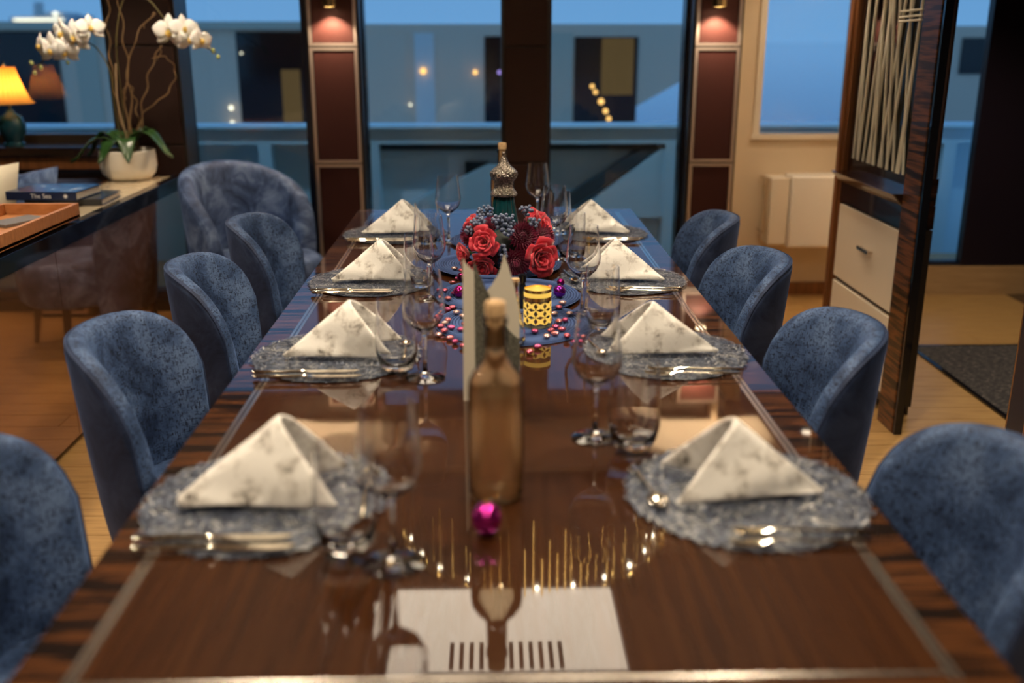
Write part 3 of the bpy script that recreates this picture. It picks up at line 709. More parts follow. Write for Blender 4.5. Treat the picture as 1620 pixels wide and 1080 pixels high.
for (px, py, r) in ((50,100,.010),(55,115,.008),(65,107,.009),(107,99,.008),(337,80,.010),(345,90,.009)): MB().sphere(tuple(L3(px, py, -.03)), r, 8, 6, (1,1,1.3)).build('bud', bdm, oc)
twm = mat('willow_bark', (.20,.12,.05), .75)
for k, ends in enumerate(([(210,238),(205,140),(196,60),(185,-20)], [(214,238),(225,170),(238,110),(255,72),(250,95)], [(218,238),(228,180),(262,150),(278,115),(262,90),(240,92)], [(208,238),(198,150),(215,60),(245,20),(225,45)], [(206,238),(186,170),(176,100),(170,30),(178,-20)], [(216,238),(218,190),(212,150),(200,132),(196,160)])):
    pts = spline([atY(px, py, YO + .03*((k % 3) - 1)) for px, py in ends], 10)
    b0 = Vector((po.x + .03*math.cos(k*1.05), YO + .03*math.sin(k*1.05), CT + .118)); pts[0] = b0
    q = [p_ - b0 + Vector((.007*math.sin(i*.9+k), .006*math.cos(i*.8), 0))*(1 if i else 0) for i, p_ in enumerate(pts)]
    o = MB().tube(q, [.0045*(1-.6*i/len(q)) for i in range(len(q))], 6).build('willow_branch', twm, None, loc=b0)
    tag(o, ['curly brown willow branch rising straight above the orchid pot','curly willow branch hooking over at its tip beside the orchid','curly willow branch bowing wide towards the window from orchid pot','tall curly willow branch looping back near the orchid sprays','thin curly willow branch close behind the orchid stem','short coiled willow branch low above the orchid leaves'][k], 'branch', 'willow branches in the orchid pot')

# ------------------------------------------------------------------ place settings
SIDE = {-1: 'orchid console side', 1: 'drawer cabinet side'}
MY = [1.385, 2.095, 2.79, 3.50]
MX = {-1: [-.364, -.360, -.358, -.356], 1: [.366, .360, .358, .356]}
nm = mat('silver_velvet_napkin', (.6,.56,.48), .5); T, b = nt(nm)
f = noise(T, mapped(T, (1, 1, 1)), 26, 5, .65, .4); f2 = noise(T, mapped(T, (1,1,1)), 11, 4, .6, .2)
c1 = ramp(T, f, [(.34, (.16,.14,.12)), (.42, (.60,.56,.50)), (.52, (.86,.83,.77))])
T.links.new(c1, b.inputs['Base Color'])
T.links.new(ramp(T, f2, [(.54, (0,0,0)), (.66, (.55,.55,.55))]), b.inputs['Metallic'])
T.links.new(ramp(T, f2, [(.5, (.75,.75,.75)), (.62, (.38,.38,.38))]), b.inputs['Roughness'])
b.inputs['Sheen Weight'].default_value = .3; bump(T, b, noise(T, mapped(T, (1,1,1)), 160, 3), .35, .0012)
pmat = mat('woven_mat', (.2,.22,.26), .6); T, b = nt(pmat)
f = noise(T, mapped(T, (1,1,1)), 70, 4, .7, .8); T.links.new(ramp(T, f, [(.36,(.006,.008,.016)),(.5,(.035,.045,.075)),(.64,(.16,.18,.22))]), b.inputs['Base Color']); bump(T, b, f, .5, .002)
fmat = mat('mat_fibre', (.12,.14,.19), .5); fmat2 = mat('mat_fibre_dark', (.012,.018,.038), .5); fmat3 = mat('mat_fibre_silver', (.38,.38,.37), .4, .3)
def mat_disc(rad, wob, seed):
    rnd = random.Random(seed); n = 96; ph = [rnd.uniform(0, 6.28) for _ in range(5)]
    rr = [rad*(1 + wob*(.35*math.sin(7*a+ph[0])+.3*math.sin(13*a+ph[1])+.35*math.sin(23*a+ph[2])+.3*rnd.uniform(-1,1))) for a in [2*math.pi*i/n for i in range(n)]]
    rows = []
    for (k, z) in ((0,.0035),(.5,.0035),(.985,.0035),(1.0,.002),(.985,0),(0,0)):
        rows.append([(k*rr[i]*math.cos(2*math.pi*i/n), k*rr[i]*math.sin(2*math.pi*i/n), z) for i in range(n)])
    return MB().grid(rows, cu=True)
def fibres(rad, cnt, seed):
    rnd = random.Random(seed); mb = MB()
    for _ in range(cnt):
        r = rad*math.sqrt(rnd.random()); a = rnd.uniform(0, 6.283); L = rnd.uniform(.012, .032); w = rnd.uniform(.0006, .0013); d = rnd.uniform(0, 6.283)
        if r > rad*.93: d = a + 1.57 + rnd.uniform(-.9, .9)
        c = Vector((r*math.cos(a), r*math.sin(a), .0042)); t = Vector((math.cos(d), math.sin(d), 0)); s_ = Vector((-t.y, t.x, 0)); h = rnd.uniform(.0004, .0024)
        mb.add([c-t*L/2-s_*w, c-t*L/2+s_*w, c+s_*w+Vector((0,0,h)), c-s_*w+Vector((0,0,h)), c+t*L/2+s_*w, c+t*L/2-s_*w], [(0,1,2,3),(3,2,4,5)], rnd.choice([0,0,1,1,2]))
    return mb
disc_me = mat_disc(.180, .02, 3).mesh('placemat_disc', pmat, 60); fib_me = fibres(.184, 2400, 5).mesh('placemat_fibres', [fmat, fmat2, fmat3], 0)
def sub(name, me, parent, loc=(0,0,0), rz=0):
    o = bpy.data.objects.new(name, me); COL.objects.link(o); o.parent = parent; o.location = loc; o.rotation_euler.z = rz; return o

def napkin_mesh(sx_, seed):
    rnd = random.Random(seed); j = lambda a: rnd.uniform(-a, a)
    Sp = Vector((-.126+j(.006), -.050+j(.010), .006)); Np = Vector((.118+j(.008), -.062+j(.01), .006)); Fp = Vector((.118+j(.012), .078+j(.015), .006)); A = Vector((-.004+j(.010), -.008+j(.01), .140+j(.005)))
    rows = []; ns, nc = 16, 25
    for i in range(ns+1):
        s_ = .02 + .98*i/ns
        pn, pr, pf = Sp.lerp(Np, s_), Sp.lerp(A, s_), Sp.lerp(Fp, s_)
        row = []
        for k in range(nc):
            t = -1 + 2*k/(nc-1); a = abs(t); e = pn if t < 0 else pf; o_ = pf if t < 0 else pn
            # straight flap with a rounded fold at the ridge
            q = pr.lerp(e, a)
            if a < .28: 
                mid = (pr.lerp(pn, .28)).lerp(pr.lerp(pf, .28), .5 + t/.56)
                q = q.lerp(mid, .55*(1-(a/.28)**2))
            nrm = Vector((0, -1 if t < 0 else 1, .35)).normalized()
            q = q + nrm * (.007*math.sin(math.pi*a)*s_ + .0016*math.sin(9*s_+5*t+seed))
            row.append((q.x*sx_, q.y, q.z))
        rows.append(row)
    return MB().grid(rows)
def knife(name, label, group, loc, rz):
    t = thing(name, label, 'knife', loc, rz, group)
    rows = []
    for x, w, h in ((0,.0045,.003),(.004,.0062,.0045),(.05,.0055,.0042),(.098,.0042,.0038),(.104,.0058,.0046),(.110,.0045,.0035)):
        rows.append([(x, w*math.cos(a), .0045 + h*math.sin(a)) for a in [2*math.pi*i/10 for i in range(10)]])
    MB().grid(rows, cu=True).add(rows[0], [tuple(range(10))]).add(rows[-1], [tuple(range(10))]).build('handle', M['chrome'], t)
    MB().prism([(.110,-.004),(.13,-.0085),(.19,-.009),(.212,-.004),(.220,.006),(.215,.0075),(.110,.0055)], 'z', .0035, .0052).build('blade', M['chrome'], t, None)
    return t
def fork(name, label, group, loc, rz):
    t = thing(name, label, 'fork', loc, rz, group)
    rows = []
    for x, w, h, z in ((0,.004,.002,.004),(.004,.0058,.0026,.004),(.06,.0042,.0026,.004),(.115,.0022,.002,.006),(.135,.0028,.0018,.007),(.148,.0095,.0012,.0055),(.158,.011,.001,.004)):
        rows.append([(x, w*math.cos(a), z + h*math.sin(a)) for a in [2*math.pi*i/10 for i in range(10)]])
    MB().grid(rows, cu=True).add(rows[0], [tuple(range(10))]).add(rows[-1], [tuple(range(10))]).build('handle', M['chrome'], t)
    for k in range(4):
        y = -.0083 + k*.00553
        MB().tube([(.155,y,.0042),(.17,y,.0035),(.185,y,.0045),(.198,y,.0075)], [.0017,.0016,.0014,.0007], 6).build('tine', M['chrome'], t)
    return t
def spoon(name, label, group, loc, rz):
    t = thing(name, label, 'spoon', loc, rz, group)
    rows = []
    for x, w, h, z in ((0,.003,.0018,.003),(.003,.0045,.0022,.003),(.05,.0035,.0022,.003),(.10,.002,.0018,.006),(.118,.002,.0015,.0065)):
        rows.append([(x, w*math.cos(a), z + h*math.sin(a)) for a in [2*math.pi*i/10 for i in range(10)]])
    MB().grid(rows, cu=True).add(rows[0], [tuple(range(10))]).add(rows[-1], [tuple(range(10))]).build('handle', M['chrome'], t)
    rows = []
    for i in range(9):
        u = i/8; w = .0155*math.sin(math.pi*(.06+.90*u)**.85)
        rows.append([(.115+.048*u, w*v, .0075 - .0065*(1-v*v)*math.sin(math.pi*min(1,u*1.02))) for v in (-1,-.6,-.2,.2,.6,1)])
    o = MB().grid(rows).build('bowl', M['chrome'], t, 60); sd = o.modifiers.new('thick','SOLIDIFY'); sd.thickness = .001
    return t
wine_prof = [(0,0),(.036,0),(.037,.0015),(.030,.0035),(.012,.007),(.0048,.014),(.0038,.04),(.0040,.085),(.006,.097),(.016,.105),(.030,.118),(.0385,.137),(.0395,.152),(.036,.185),(.0315,.228),
             (.0307,.228),(.0352,.185),(.0386,.152),(.0375,.138),(.029,.120),(.015,.108),(.006,.103),(0,.102)]
tum_prof = [(0,0),(.024,0),(.030,.003),(.036,.014),(.0405,.035),(.041,.055),(.038,.10),(.0355,.132),(.0347,.132),(.0371,.10),(.040,.055),(.0393,.036),(.034,.018),(.026,.012),(0,.010)]
wine_me = MB().lathe(wine_prof, 40).mesh('wine_glass', M['glass'], 60); tum_me = MB().lathe(tum_prof, 40).mesh('tumbler', M['glass'], 60)
TT = TZ + .0005
# wine glass and tumbler foot positions (x, y) on the table
WG = {-1: [(622,893), (673,598), (681,474), (710,383)], 1: [(941,693), (921,499), (876,408), (850,356)]}
TG = {-1: [(550,872), (629,588), (664,458), (676,392)], 1: [(1001,712), (951,524), (905,412), (884,374)]}
wine_me.transform(Matrix.Diagonal((1.10,1.10,1.0,1))); tum_me.transform(Matrix.Diagonal((1.08,1.08,1.14,1)))
for s_ in (-1, 1):
    for k in range(4):
        wh = f'on the {SIDE[s_]}, place {ordn[k]}'
        x, y = MX[s_][k], MY[k]
        pmt = thing('placemat', f'round ragged blue grey woven placemat {wh}', 'placemat', (x, y, TT), R(37*k + 90*s_), 'woven placemats on the table')
        sub('woven_disc', disc_me, pmt); ff = sub('fibres', fib_me, pmt); ff['kind'] = 'stuff'
        nx, ny = x - .008*s_, y + .012
        o = napkin_mesh(-s_, 11*k + s_ + 5).build('napkin', nm, None, 50); o.location = (nx, ny, TT + .008)
        sd = o.modifiers.new('thick', 'SOLIDIFY'); sd.thickness = .009; sd.offset = -1
        sb = o.modifiers.new('soft', 'SUBSURF'); sb.levels = 1; sb.render_levels = 1
        o.rotation_euler.z = R(random.uniform(-5, 5))
        tag(o, f'white velvet pyramid napkin {wh}', 'napkin', 'folded napkins on the placemats')
        zc2 = TT + .0072
        if s_ < 0:
            for q, dy in enumerate((-.138, -.166)):
                knife('table_knife', f'{"inner" if q == 0 else "outer"} champagne metal knife {wh}', 'knives beside the napkins', (x - .155 + .008*q, y + dy, zc2), R(random.uniform(-1.5,1.5)))
            if k < 3: spoon('dessert_spoon', f'small metal dessert spoon {wh}', 'dessert spoons on the placemats', (x + .155, y - .10, zc2), R(92))
        else:
            for q, dy in enumerate((-.138, -.166)):
                fork('dinner_fork', f'{"inner" if q == 0 else "outer"} champagne metal fork {wh}', 'forks beside the napkins', (x + .145 - .012*q, y + dy, zc2), R(180 + random.uniform(-2,2)))
            if k < 3: spoon('dessert_spoon', f'small metal dessert spoon {wh}', 'dessert spoons on the placemats', (x - .160, y + .095, zc2), R(-82))
        p = on(*WG[s_][k], TZ)
        o = bpy.data.objects.new('wine_glass', wine_me); COL.objects.link(o); o.location = (p.x, p.y, TT); tag(o, f'empty stemmed wine glass {wh}', 'wine glass', 'stemmed wine glasses')
        p = on(*TG[s_][k], TZ); zz = TT
        if (Vector((p.x, p.y)) - Vector((x, y))).length < .24: zz = TT + .0072
        o = bpy.data.objects.new('tumbler', tum_me); COL.objects.link(o); o.location = (p.x, p.y, zz); tag(o, f'empty stemless glass tumbler {wh}', 'tumbler', 'stemless tumblers')

# ------------------------------------------------------------------ table centre
bmat = mat('navy_braid', (.035,.065,.17), .6); T, b = nt(bmat)
wv = T.nodes.new('ShaderNodeTexWave'); wv.wave_type = 'RINGS'; wv.rings_direction = 'Z'; wv.inputs['Scale'].default_value = 40; wv.inputs['Distortion'].default_value = .2
b.inputs['Roughness'].default_value = .85; b.inputs['Specular IOR Level'].default_value = .15; T.links.new(mapped(T, (1,1,1)), wv.inputs[0]); T.links.new(ramp(T, wv.outputs['Fac'], [(.1,(.018,.034,.10)),(.5,(.06,.10,.235))]), b.inputs['Base Color']); bump(T, b, wv.outputs['Fac'], .6, .003)
def ring_mat_mb(rad):
    prof = [(0,.003)]; n = 22
    for i in range(1, n+1):
        r0_, r1_ = rad*(i-1)/n, rad*i/n
        prof += [(r0_+.0012, .0034), ((r0_+r1_)/2, .0052), (r1_-.0012, .0034)]
    prof += [(rad+.001,.002),(rad,0),(0,0)]
    return MB().lathe(prof, 72)
rm_me = ring_mat_mb(.19).mesh('braided_mat', bmat, 60)
CM = [(812, 512, 0, 'braided navy round mat under the gold candle holder'), (806, 470, .0056, 'braided navy round mat between the candle holder and the flowers'), (788, 424, .0112, 'braided navy round mat under the flower arrangement'), (800, 383, .0056, 'braided navy round mat behind the flower arrangement')]
cmz = []
for px, py, dz, lab in CM:
    p = on(px, py, TZ); o = bpy.data.objects.new('round_mat', rm_me); COL.objects.link(o); o.location = (p.x, p.y, TT + dz); tag(o, lab, 'mat', 'navy round mats along the table centre'); cmz.append(Vector((p.x, p.y, TT+dz)))
def top_z(x, y):
    z = TT
    for c in cmz:
        if (Vector((x, y)) - Vector((c.x, c.y))).length < .19: z = max(z, c.z + .0054)
    return z

# rose wine bottles
bot_prof = [(0,.004),(.030,0),(.0365,.003),(.038,.012),(.038,.182),(.0365,.196),(.031,.208),(.021,.220),(.0155,.230),(.0145,.285),(.0165,.286),(.0165,.296),(.0145,.297),(.0105,.297)]
win_prof = [(0,.012),(.030,.010),(.0348,.016),(.0352,.182),(.0338,.194),(.0284,.205),(.0185,.218),(.0128,.228),(.0122,.236),(0,.236)]
def wine_bottle(lab, x, y):
    t = thing('wine_bottle', lab, 'bottle', (x, y, top_z(x, y) + .0005), 0, 'rose wine bottles')
    t.scale = (1.09, 1.09, .955)
    MB().lathe(bot_prof, 40).build('bottle_glass', M['bottle_glass'], t, 50)
    MB().lathe(win_prof, 40).build('wine', M['wine'], t, 50)
    MB().lathe([(0,.250),(.0118,.250),(.0112,.297),(.0135,.298),(.0140,.318),(.012,.321),(0,.321)], 20).build('cork', M['cork'], t)
p = on(785, 783, TZ); wine_bottle('clear bottle of pale rose wine with cork standing before the menu card', p.x, p.y)
wine_bottle('clear bottle of pale rose wine with cork standing behind the flowers', .023, 3.52)

def bauble(lab, px, py, r, col, squash=1.12, z=None):
    p = on(px, py, TZ); zz = top_z(p.x, p.y) + .0005
    t = thing('glass_bauble', lab, 'bauble', (p.x, p.y, zz), 0, 'small shiny baubles on the table')
    MB().sphere((0,0,r*squash), r, 40, 24, (1,1,squash)).build('ball', mat('bauble', col, .12, .9), t, 60)
    MB().lathe([(.003,2*r*squash-.002),(.0035,2*r*squash+.003),(0,2*r*squash+.0035)], 10).build('cap', M['gold'], t)
bauble('pink purple egg-shaped bauble in front of the wine bottle', 770, 845, .0215, (.55,.03,.32))
bauble('violet round bauble to one side of the gold candle holder', 885, 477, .0165, (.32,.03,.42), 1.0)
bauble('small dark magenta bauble behind the violet bauble', 887, 459, .011, (.25,.01,.14), 1.0)
bauble('magenta round bauble half hidden by the menu card', 727, 477, .016, (.50,.02,.22), 1.0)
bauble('dark plum bauble close to the flowers behind the card', 731, 452, .014, (.12,.005,.05), 1.0)

# pink foil pebbles
cmat = [mat('pink_foil', c, .22, .75) for c in ((.62,.14,.20), (.55,.10,.24), (.70,.24,.26), (.70,.45,.42))]
pts = [(697,519),(704,514),(709,509),(714,521),(703,526),(694,529),(722,519),(729,524),(735,516),(741,527),(712,534),(720,540),(733,547),(744,538),(752,531),
       (708,489),(716,486),(722,497),(709,478),(719,470),(704,465),(732,503),(716,447),(724,440),(730,436),(719,433),(740,441),
       (864,501),(868,508),(877,499),(884,511),(879,520),(872,526),(865,535),(878,531),(851,548),(897,534),(905,536),(915,533),(894,509),(884,489),(890,485),(857,516),(846,527),(889,524),(901,499),(869,460),(910,541),(838,556)]
cg_me = [MB().sphere((0,0,.0056), .0102, 12, 7, (1,.85,.55)).mesh('pebble', m_, 60) for m_ in cmat]
placed = []
for i, (px, py) in enumerate(pts):
    p = on(px, py, TZ + .006)
    if any((Vector((p.x,p.y))-q).length < .0185 for q in placed): continue
    placed.append(Vector((p.x, p.y)))
    o = bpy.data.objects.new('foil_pebble', cg_me[(i*7) % 4]); COL.objects.link(o); o.location = (p.x, p.y, top_z(p.x, p.y) + .0003); o.rotation_euler.z = i
    mk = [n_ for n_, c_ in enumerate(cmz) if (Vector((p.x, p.y)) - Vector((c_.x, c_.y))).length < .19]
    where = ['on the candle holder mat', 'on the mat between candle and flowers', 'on the flower mat', 'on the mat behind the flowers'][mk[-1] if mk and cmz[mk[-1]].z >= max(cmz[n_].z for n_ in mk) - 1e-6 else (mk[0] if mk else 0)] if mk else 'on the bare table by the mats'
    tag(o, ['coral pink', 'magenta pink', 'salmon', 'pale blush'][(i*7) % 4] + ' foil pebble ' + where + (', menu card side' if p.x < .03 else ', candle side'), 'pebble', 'pink foil pebbles')

# gold candle holder, petal lattice laid on a solid shell
p = on(850, 518, TZ); cx, cy = p.x, p.y
ch = thing('candle_holder', 'gold tealight holder with petal lattice and band that glow by themselves', 'candle holder', (cx, cy, top_z(cx, cy) + .0005))
RC, HC = .033, .092
MB().lathe([(0,0),(RC,0),(RC,.006),(0,.006)], 32).build('base', M['gold'], ch)
MB().lathe([(RC-.0015,HC-.007),(RC,HC-.007),(RC,HC),(RC-.0015,HC)], 40, close=True).lathe([(RC-.0015,HC-.026),(RC,HC-.026),(RC,HC-.018),(RC-.0015,HC-.018)], 40, close=True).build('rim', M['gold'], ch)
NC = 9; cell = 2*math.pi/NC
pmb = MB()
def wrap(a_, z): return (RC*math.cos(a_), RC*math.sin(a_), z)
zc_h = RC*cell
petal_parts = []
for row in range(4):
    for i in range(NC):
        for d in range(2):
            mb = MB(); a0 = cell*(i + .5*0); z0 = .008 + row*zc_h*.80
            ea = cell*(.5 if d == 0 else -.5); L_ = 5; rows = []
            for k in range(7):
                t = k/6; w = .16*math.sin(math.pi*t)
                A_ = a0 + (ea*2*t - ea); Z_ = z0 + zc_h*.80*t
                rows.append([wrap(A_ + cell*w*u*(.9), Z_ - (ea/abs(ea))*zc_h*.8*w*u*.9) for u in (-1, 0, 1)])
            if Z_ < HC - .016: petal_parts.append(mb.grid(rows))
glow = emis('amber_petal_glow', (1,.60,.10), .95)  # petals and band glow by themselves, imitating candlelight shining through holes
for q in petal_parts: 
    o = q.build('glowing_petal', glow, ch, 60); sd = o.modifiers.new('thick','SOLIDIFY'); sd.thickness = .0008; sd.offset = 0
MB().lathe([(RC-.0025,.006),(RC-.0006,.006),(RC-.0006,HC-.018),(RC-.0025,HC-.018)], 40, close=True).build('metal_shell', mat('shell_metal', (.30,.24,.17), .25, 1), ch)
MB().lathe([(RC-.0018,HC-.018),(RC-.0002,HC-.018),(RC-.0002,HC-.004),(RC-.0018,HC-.004)], 40, close=True).build('glowing_band', glow, ch)
MB().lathe([(0,.0062),(.019,.0062),(.019,.022),(0,.022)], 20).build('candle', mat('wax', (.85,.75,.55), .5), ch)
MB().lathe([(0,.0225),(.004,.028),(.0045,.034),(.002,.045),(0,.05)], 10).build('flame', emis('flame', (1,.55,.12), 60), ch)
l = bpy.data.lights.new('candle_glow', 'POINT'); l.energy = .75; l.color = (1,.60,.18); l.shadow_soft_size = .008
o = bpy.data.objects.new('candle_glow', l); COL.objects.link(o); o.location = (cx, cy, ch.location.z + .045)

# small corked decanter and dark bottle
p = on(815, 546, TZ); t = thing('small_decanter', 'slender clear glass flask with cork beside the candle holder', 'flask', (p.x, p.y, top_z(p.x, p.y)+.0005))
MB().lathe([(0,.003),(.018,0),(.0235,.006),(.024,.02),(.019,.045),(.0115,.075),(.0095,.09),(.0090,.135),(.0105,.138),(.0105,.142),(.0075,.142),(.0073,.09),(.0095,.075),(.0170,.045),(.022,.02),(.0215,.008),(0,.006)], 28).build('flask_glass', M['glass'], t, 50)
MB().lathe([(0,.132),(.0068,.132),(.0072,.142),(.0098,.143),(.0095,.150),(0,.151)], 16).build('cork', M['cork'], t)
p = on(826, 493, TZ); t = thing('small_dark_bottle', 'small dark glass bottle behind the corked flask', 'bottle', (p.x, p.y, top_z(p.x, p.y)+.0005))
MB().lathe([(0,0),(.015,0),(.017,.004),(.017,.045),(.009,.058),(.008,.066),(0,.066)], 20).build('bottle_body', M['dark_glass'], t, 50)
MB().lathe([(0,.0665),(.0105,.0665),(.0105,.086),(0,.087)], 16).build('stopper', M['black_gloss'], t)

# menu card: folded glitter card with swooping cut top
p = on(741, 634, TZ); q = on(826, 620, TZ)
mcd = thing('menu_card', 'tall folded cream card with glittered face and swooping cut top', 'card', (p.x, p.y, TT), 0)
gmat = mat('glitter', (.42,.40,.34), .5, .1); T, b = nt(gmat)
f = noise(T, mapped(T, (1,1,1)), 420, 2); T.links.new(ramp(T, f, [(.42,(.04,.04,.03)),(.55,(.11,.105,.08)),(.68,(.5,.48,.38))]), b.inputs['Base Color']); bump(T, b, f, .6, .001)
cmt = mat('cream_card', (.66,.60,.48), .6)
def card(poly, y0, y1, m, name, rz, ox, oy):
    o = MB().prism(poly, 'y', 0, .0012).build(name, m, mcd, None); o.location = (ox, oy, 0); o.rotation_euler.z = R(rz); return o
H_ = .284
def swoop(x0, z0, x1, z1, n=10, e=2.0): return [(x0+(x1-x0)*i/n, z0+(z1-z0)*(1-(1-i/n)**e)) for i in range(n+1)]
# cream spine flap, glitter face, cream inner face behind
card([(-.009,0),(.014,0),(.014,H_*.90)] + swoop(.014, H_*.90, -.007, H_, 6, .6), 0, 0, cmt, 'cream_flap', 6, 0, 0)
card([(.0,0),(.088,0),(.088,H_*.42)] + [(.088-.088*i/14, H_*(.42+.56*(i/14)**1.5)) for i in range(1,15)], 0, 0, gmat, 'glitter_face', 8, .013, .003)
card([(.0,0),(.088,0),(.088,H_*.56)] + [(.088-.030*i/8, H_*(.56+.44*(i/8)**.7)) for i in range(1,9)] + [(.058-.058*i/8, H_*(1.0-.34*(i/8)**.55)) for i in range(1,9)], 0, 0, cmt, 'cream_face', 10, .013, .012)

# ------------------------------------------------------------------ flower arrangement
BC = Vector((on(800, 452, TZ).x, 2.87, .0)); BC.z = top_z(BC.x, BC.y) + .0005
vs = thing('flower_vase', 'low dark glass vase under the red flower arrangement', 'vase', BC)
MB().lathe([(0,0),(.055,0),(.062,.006),(.068,.035),(.066,.06),(.061,.06),(.063,.035),(.056,.010),(0,.008)], 32).build('vase_bowl', M['dark_glass'], vs, 50)
MB().sphere((0,0,.075), .064, 20, 12, (1.1,.8,.65)).build('moss_foliage', grained('dark_foliage', (1,1,1), [(.35,(.003,.006,.004)),(.65,(.010,.020,.012))], .7, nscale=40), vs)
rosem = mat('rose_petal', (.62,.022,.045), .5, 0, **{'Sheen Weight': .35, 'Subsurface Weight': .08, 'Subsurface Radius': (.01,.003,.003)})
T, b = nt(rosem); f = noise(T, mapped(T, (1,1,1)), 30, 3); T.links.new(ramp(T, f, [(.3,(.48,.010,.030)),(.7,(.72,.035,.06))]), b.inputs['Base Color'])
dahm = mat('dahlia_petal', (.22,.006,.05), .45, 0, **{'Sheen Weight': .3}); berm = mat('privet_berry', (.13,.16,.25), .4); grn = mat('green_stem', (.03,.07,.02), .6)
petals = []
for k in range(20):
    t = k/19; r0_ = .004 + .034*t**.9; h = .040 + .006*math.sin(math.pi*t) - .012*t*t; wa = 1.25 - .45*t; curl = .004 + .018*t**2
    rows = []
    for i in range(7):
        v = i/6; rr = r0_*(.28+.72*v**.6) + curl*v**4
        rows.append([(rr*math.cos(wa*u*(.55+.45*math.sin(math.pi*min(1,v*.9+.1)))) , rr*math.sin(wa*u*(.55+.45*math.sin(math.pi*min(1,v*.9+.1)))), h*v*(1-.12*u*u) + .004*math.cos(3*u+k)*v*t) for u in (-1,-.6,-.2,.2,.6,1)])
    petals.append(MB().grid(rows).mesh('petal', rosem, 70))
def rose(lab, pos, nrm, sc):
    t = thing('rose', lab, 'rose', pos, 0, 'red roses in the arrangement'); t.rotation_mode = 'QUATERNION'
    t.rotation_quaternion = Vector((0,0,1)).rotation_difference(Vector(nrm).normalized()); t.scale = (sc*.76,)*3
    for k, me in enumerate(petals):
        o = sub('petal', me, t, (0,0,0), k*2.39996)
        sd = o.modifiers.new('thick','SOLIDIFY'); sd.thickness = .0009
    MB().lathe([(0,-.012),(.006,-.010),(.012,0),(0,.004)], 10).tube([(0,0,-.008),(0,0,-.05)], .003, 6).build('calyx', grn, t)
FY = 2.87
def fpos(px, py, y): return atY(px, py, y)
CEN = Vector((BC.x, BC.y, BC.z + .09))
for (px, py, y, sc, n_, lab) in (
    (765,383,2.79,1.12,(-.25,-1,.22),'coral red rose facing out beneath the blue berries'),
    (762,424,2.80,1.08,(-.12,-.9,-.35),'coral red rose low behind the menu card tips'),
    (858,409,2.78,1.38,(.45,-1,-.05),'largest open red rose above the violet bauble'),
    (742,357,2.88,1.05,(-.9,-.35,.5),'red rose turned outward beside the dark dahlia petals near the berries'),
    (863,353,2.90,1.15,(.9,-.35,.55),'red rose turned up and outward beside the stemmed glass'),
    (729,403,2.84,.95,(-1,-.4,-.1),'red rose in profile at the lower outer edge by the card'),
    (845,340,3.00,1.0,(.5,.6,.6),'red rose at the back of the arrangement')):
    n_ = Vector(n_).normalized(); rose(lab, fpos(px, py, y) - n_*.026*sc, n_, sc)
def dahlia_mesh(seed):
    rnd = random.Random(seed); mb = MB(); N = 150
    for k in range(N):
        t = (k+.5)/N; el = math.pi/2 - 1.75*t**.75; az = k*2.39996
        d = Vector((math.cos(el)*math.cos(az), math.cos(el)*math.sin(az), math.sin(el))); s_ = d.cross(Vector((0,0,1))); s_.normalize(); up = s_.cross(d)
        r = .024 + .012*t; w = .0022 + .0016*t
        a = d*.006; m1 = d*(r*.65); e = d*r + up*.004
        mb.add([a - s_*w*.4, a + s_*w*.4, m1 + s_*w - up*.0006, m1 + up*-.0022, m1 - s_*w - up*.0006, e], [(0,1,2,3),(0,3,4),(2,5,3),(3,5,4)])
    return mb.mesh('dahlia_petals', dahm, 0)
dm = dahlia_mesh(2)
for (px, py, y, sc, n_, lab) in ((830,372,2.80,1.05,(.25,-1,.3),'dark crimson dahlia beneath the berries beside the largest rose'), (866,376,2.84,1.0,(.9,-.7,.2),'dark crimson dahlia between the two roses near the stemmed glass'),
    (817,418,2.79,1.12,(.1,-1,-.2),'dark crimson dahlia low at the front above the corked flask'), (738,372,2.86,.95,(-.9,-.6,.1),'dark crimson dahlia tucked between the outer roses by the card'),
    (738,424,2.84,.80,(-.7,-.6,-.3),'dark crimson dahlia low behind the cream card'), (775,350,2.95,.9,(-.3,-.3,.9),'dark crimson dahlia near the teal bottle')):
    n_ = Vector(n_).normalized(); pos = fpos(px, py, y) - n_*.016
    t = thing('dahlia', lab, 'dahlia', pos, 0, 'dark dahlias in the arrangement'); t.rotation_mode = 'QUATERNION'; t.rotation_quaternion = Vector((0,0,1)).rotation_difference(n_); t.scale = (sc*1.28,)*3
    o = sub('petals', dm, t); o['kind'] = 'stuff'
    MB().tube([(0,0,.004),(0,0,-.045)], .003, 6).build('stem', grn, t)
def berries(seed, n, rx, rz_):
    rnd = random.Random(seed); mb = MB(); got = []
    tries = 0
    while len(got) < n and tries < 4000:
        tries += 1
        c = Vector((rnd.uniform(-rx, rx), rnd.uniform(-.014, .014), rnd.uniform(-rz_, rz_)))
        if (c.x/rx)**2 + (c.z/rz_)**2 > 1 or any((c-g).length < .0078 for g in got): continue
        got.append(c)
    for c in got:
        mb.sphere(c, .0052, 8, 6); mb.sphere(c + Vector((0,-.0042,.001)), .0012, 5, 4, mi=1)
    stemb = MB()
    for c in got: stemb.tube([c, c*.4 + Vector((0,.012,-.004)), (0,.03,-.02)], .0007, 4)
    return mb, stemb
dot = mat('berry_tip', (.01,.012,.02), .5)
